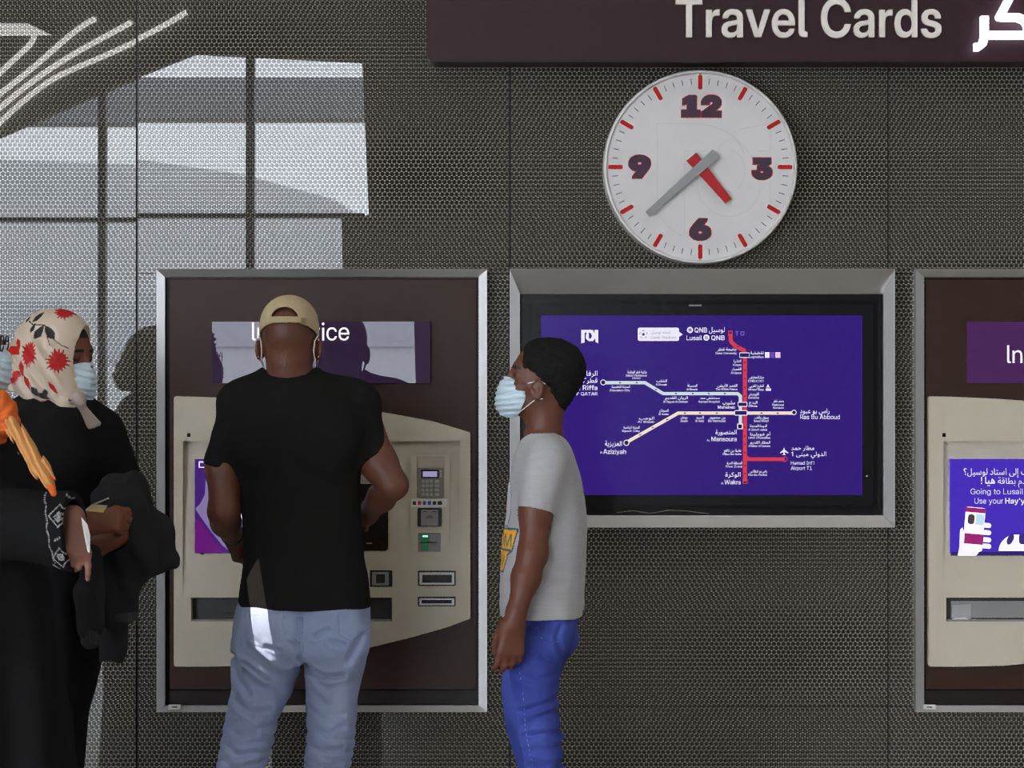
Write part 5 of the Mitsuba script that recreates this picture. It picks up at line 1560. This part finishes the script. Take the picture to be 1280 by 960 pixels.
kcf = shapely.contains_xy(em, U, V_) & (v[:, 1] < 5.09 - DIST)
c[kcf] = rgb(150, 148, 150)
kq = skin_mesh(k2 + '__embroidered_sleeve', m, 'cloth_embroidered', c)
labels[kq] = {'label': 'black sleeve end embroidered with pale diamonds'}
# scarf
sc = Blob()
sc.fn(lambda p: (lambda q: np.maximum(smin(smin(d_ell(q, (0, -.016, .036), (.088, .108, .098)), d_ell(q, (0, .000, -.05), (.072, .072, .09)), .04), d_ell(q, (0, -.05, -.03), (.08, .08, .12)), .04), -d_ell(q, (0, .110, -.012), (.062, .075, .098))))(H.loc(p)), 0, H.o, .22)
sc.chain([P(-62, 505, 5.3), P(-20, 522, 5.22), P(4, 526, 5.14)], [.088, .066, .036], .04)
sc.cone(P(2, 505, 5.12), P(10, 532, 5.10), .028, .024, .03)
m = flesh(wrinkle(sc, .0062, lambda p: np.sin((np.hypot(p[:, 0] - P(-10, 0, 5.15)[0], p[:, 2] - P(0, 500, 5.15)[2]) + .02 * n3(p, 10, 2)) * 2 * np.pi / .021) * (n3(p, 9, 5) + .6)), [P(-120, 360, 5.3), P(25, 550, 5.1)], .0034, .2)
princ('scarf_orange', (.62, .115, .012), .65, sheen=.3)
princ('scarf_apricot', (.60, .29, .095), .65, sheen=.3)
k3 = skin_mesh(k2 + '__scarf', m, 'scarf_orange')
tl_ = Blob().chain([P(14, 530, 5.09), P(34, 560, 5.04), P(50, 585, 4.99), P(61, 603, 4.965)], [.017, .018, .0185, .014], .012)
m = flesh(wrinkle(tl_, .0035, lambda p: np.sin((p[:, 0] * .82 + p[:, 2] * .57) * 2 * np.pi / .013)), [P(5, 520, 5.05), P(70, 612, 4.97)], .0024, .06)
labels[skin_mesh(k3 + '__hanging_end', m, 'scarf_apricot')] = {'label': 'apricot hanging end of the scarf'}
tp = Blob().chain([P(61, 601, 4.968), P(67, 617, 4.955)], [.0125, .007], .01)
labels[skin_mesh(k3 + '__tip', flesh(tp, [P(58, 595, 4.96), P(70, 620, 4.96)], .0024, .04), 'scarf_orange')] = {'label': 'red-orange tip of the scarf'}
kk = skin_mesh(k2 + '__face_mask', flesh(mask_blob(H), [H.pt(-.07, .02, -.13), H.pt(.07, .13, 0)], .0026, .02, 1), 'mask_blue')
gl = []
for s in (-1, 1):
    gl.append(tube(np.array([H.pt(s * .034 + .024 * math.cos(t), .104, -.002 + .019 * math.sin(t)) for t in np.linspace(0, 2 * np.pi, 25)]), .0018, 6))
    gl.append(tube(np.array([H.pt(s * .058, .104, .004), H.pt(s * .076, .04, .006), H.pt(s * .081, -.01, .008)]), .0018, 6))
gl.append(tube(np.array([H.pt(-.010, .106, .002), H.pt(.010, .106, .002)]), .0018, 6))
add(k2 + '__glasses', cat(gl), 'black_plastic', smooth=True)
kp_ = thing('paper', 'folded white paper slip held by the woman with the orange scarf', 'paper')
add(kp_, cat(sheet([P(101.5, 646, 4.99), P(108, 654, 5.0), P(113, 668, 5.02), P(104, 664, 5.02)], .0015), sheet([P(104, 664, 5.02), P(113, 668, 5.02), P(112.5, 690, 5.03), P(109.5, 691, 5.03)], .0015)) if False else sheet([P(101.5, 646, 4.99), P(109, 655, 5.0), P(113, 670, 5.01), P(112, 691, 5.02), P(109.5, 690, 5.02), P(104, 664, 5.01)], .002), 'paper_white')
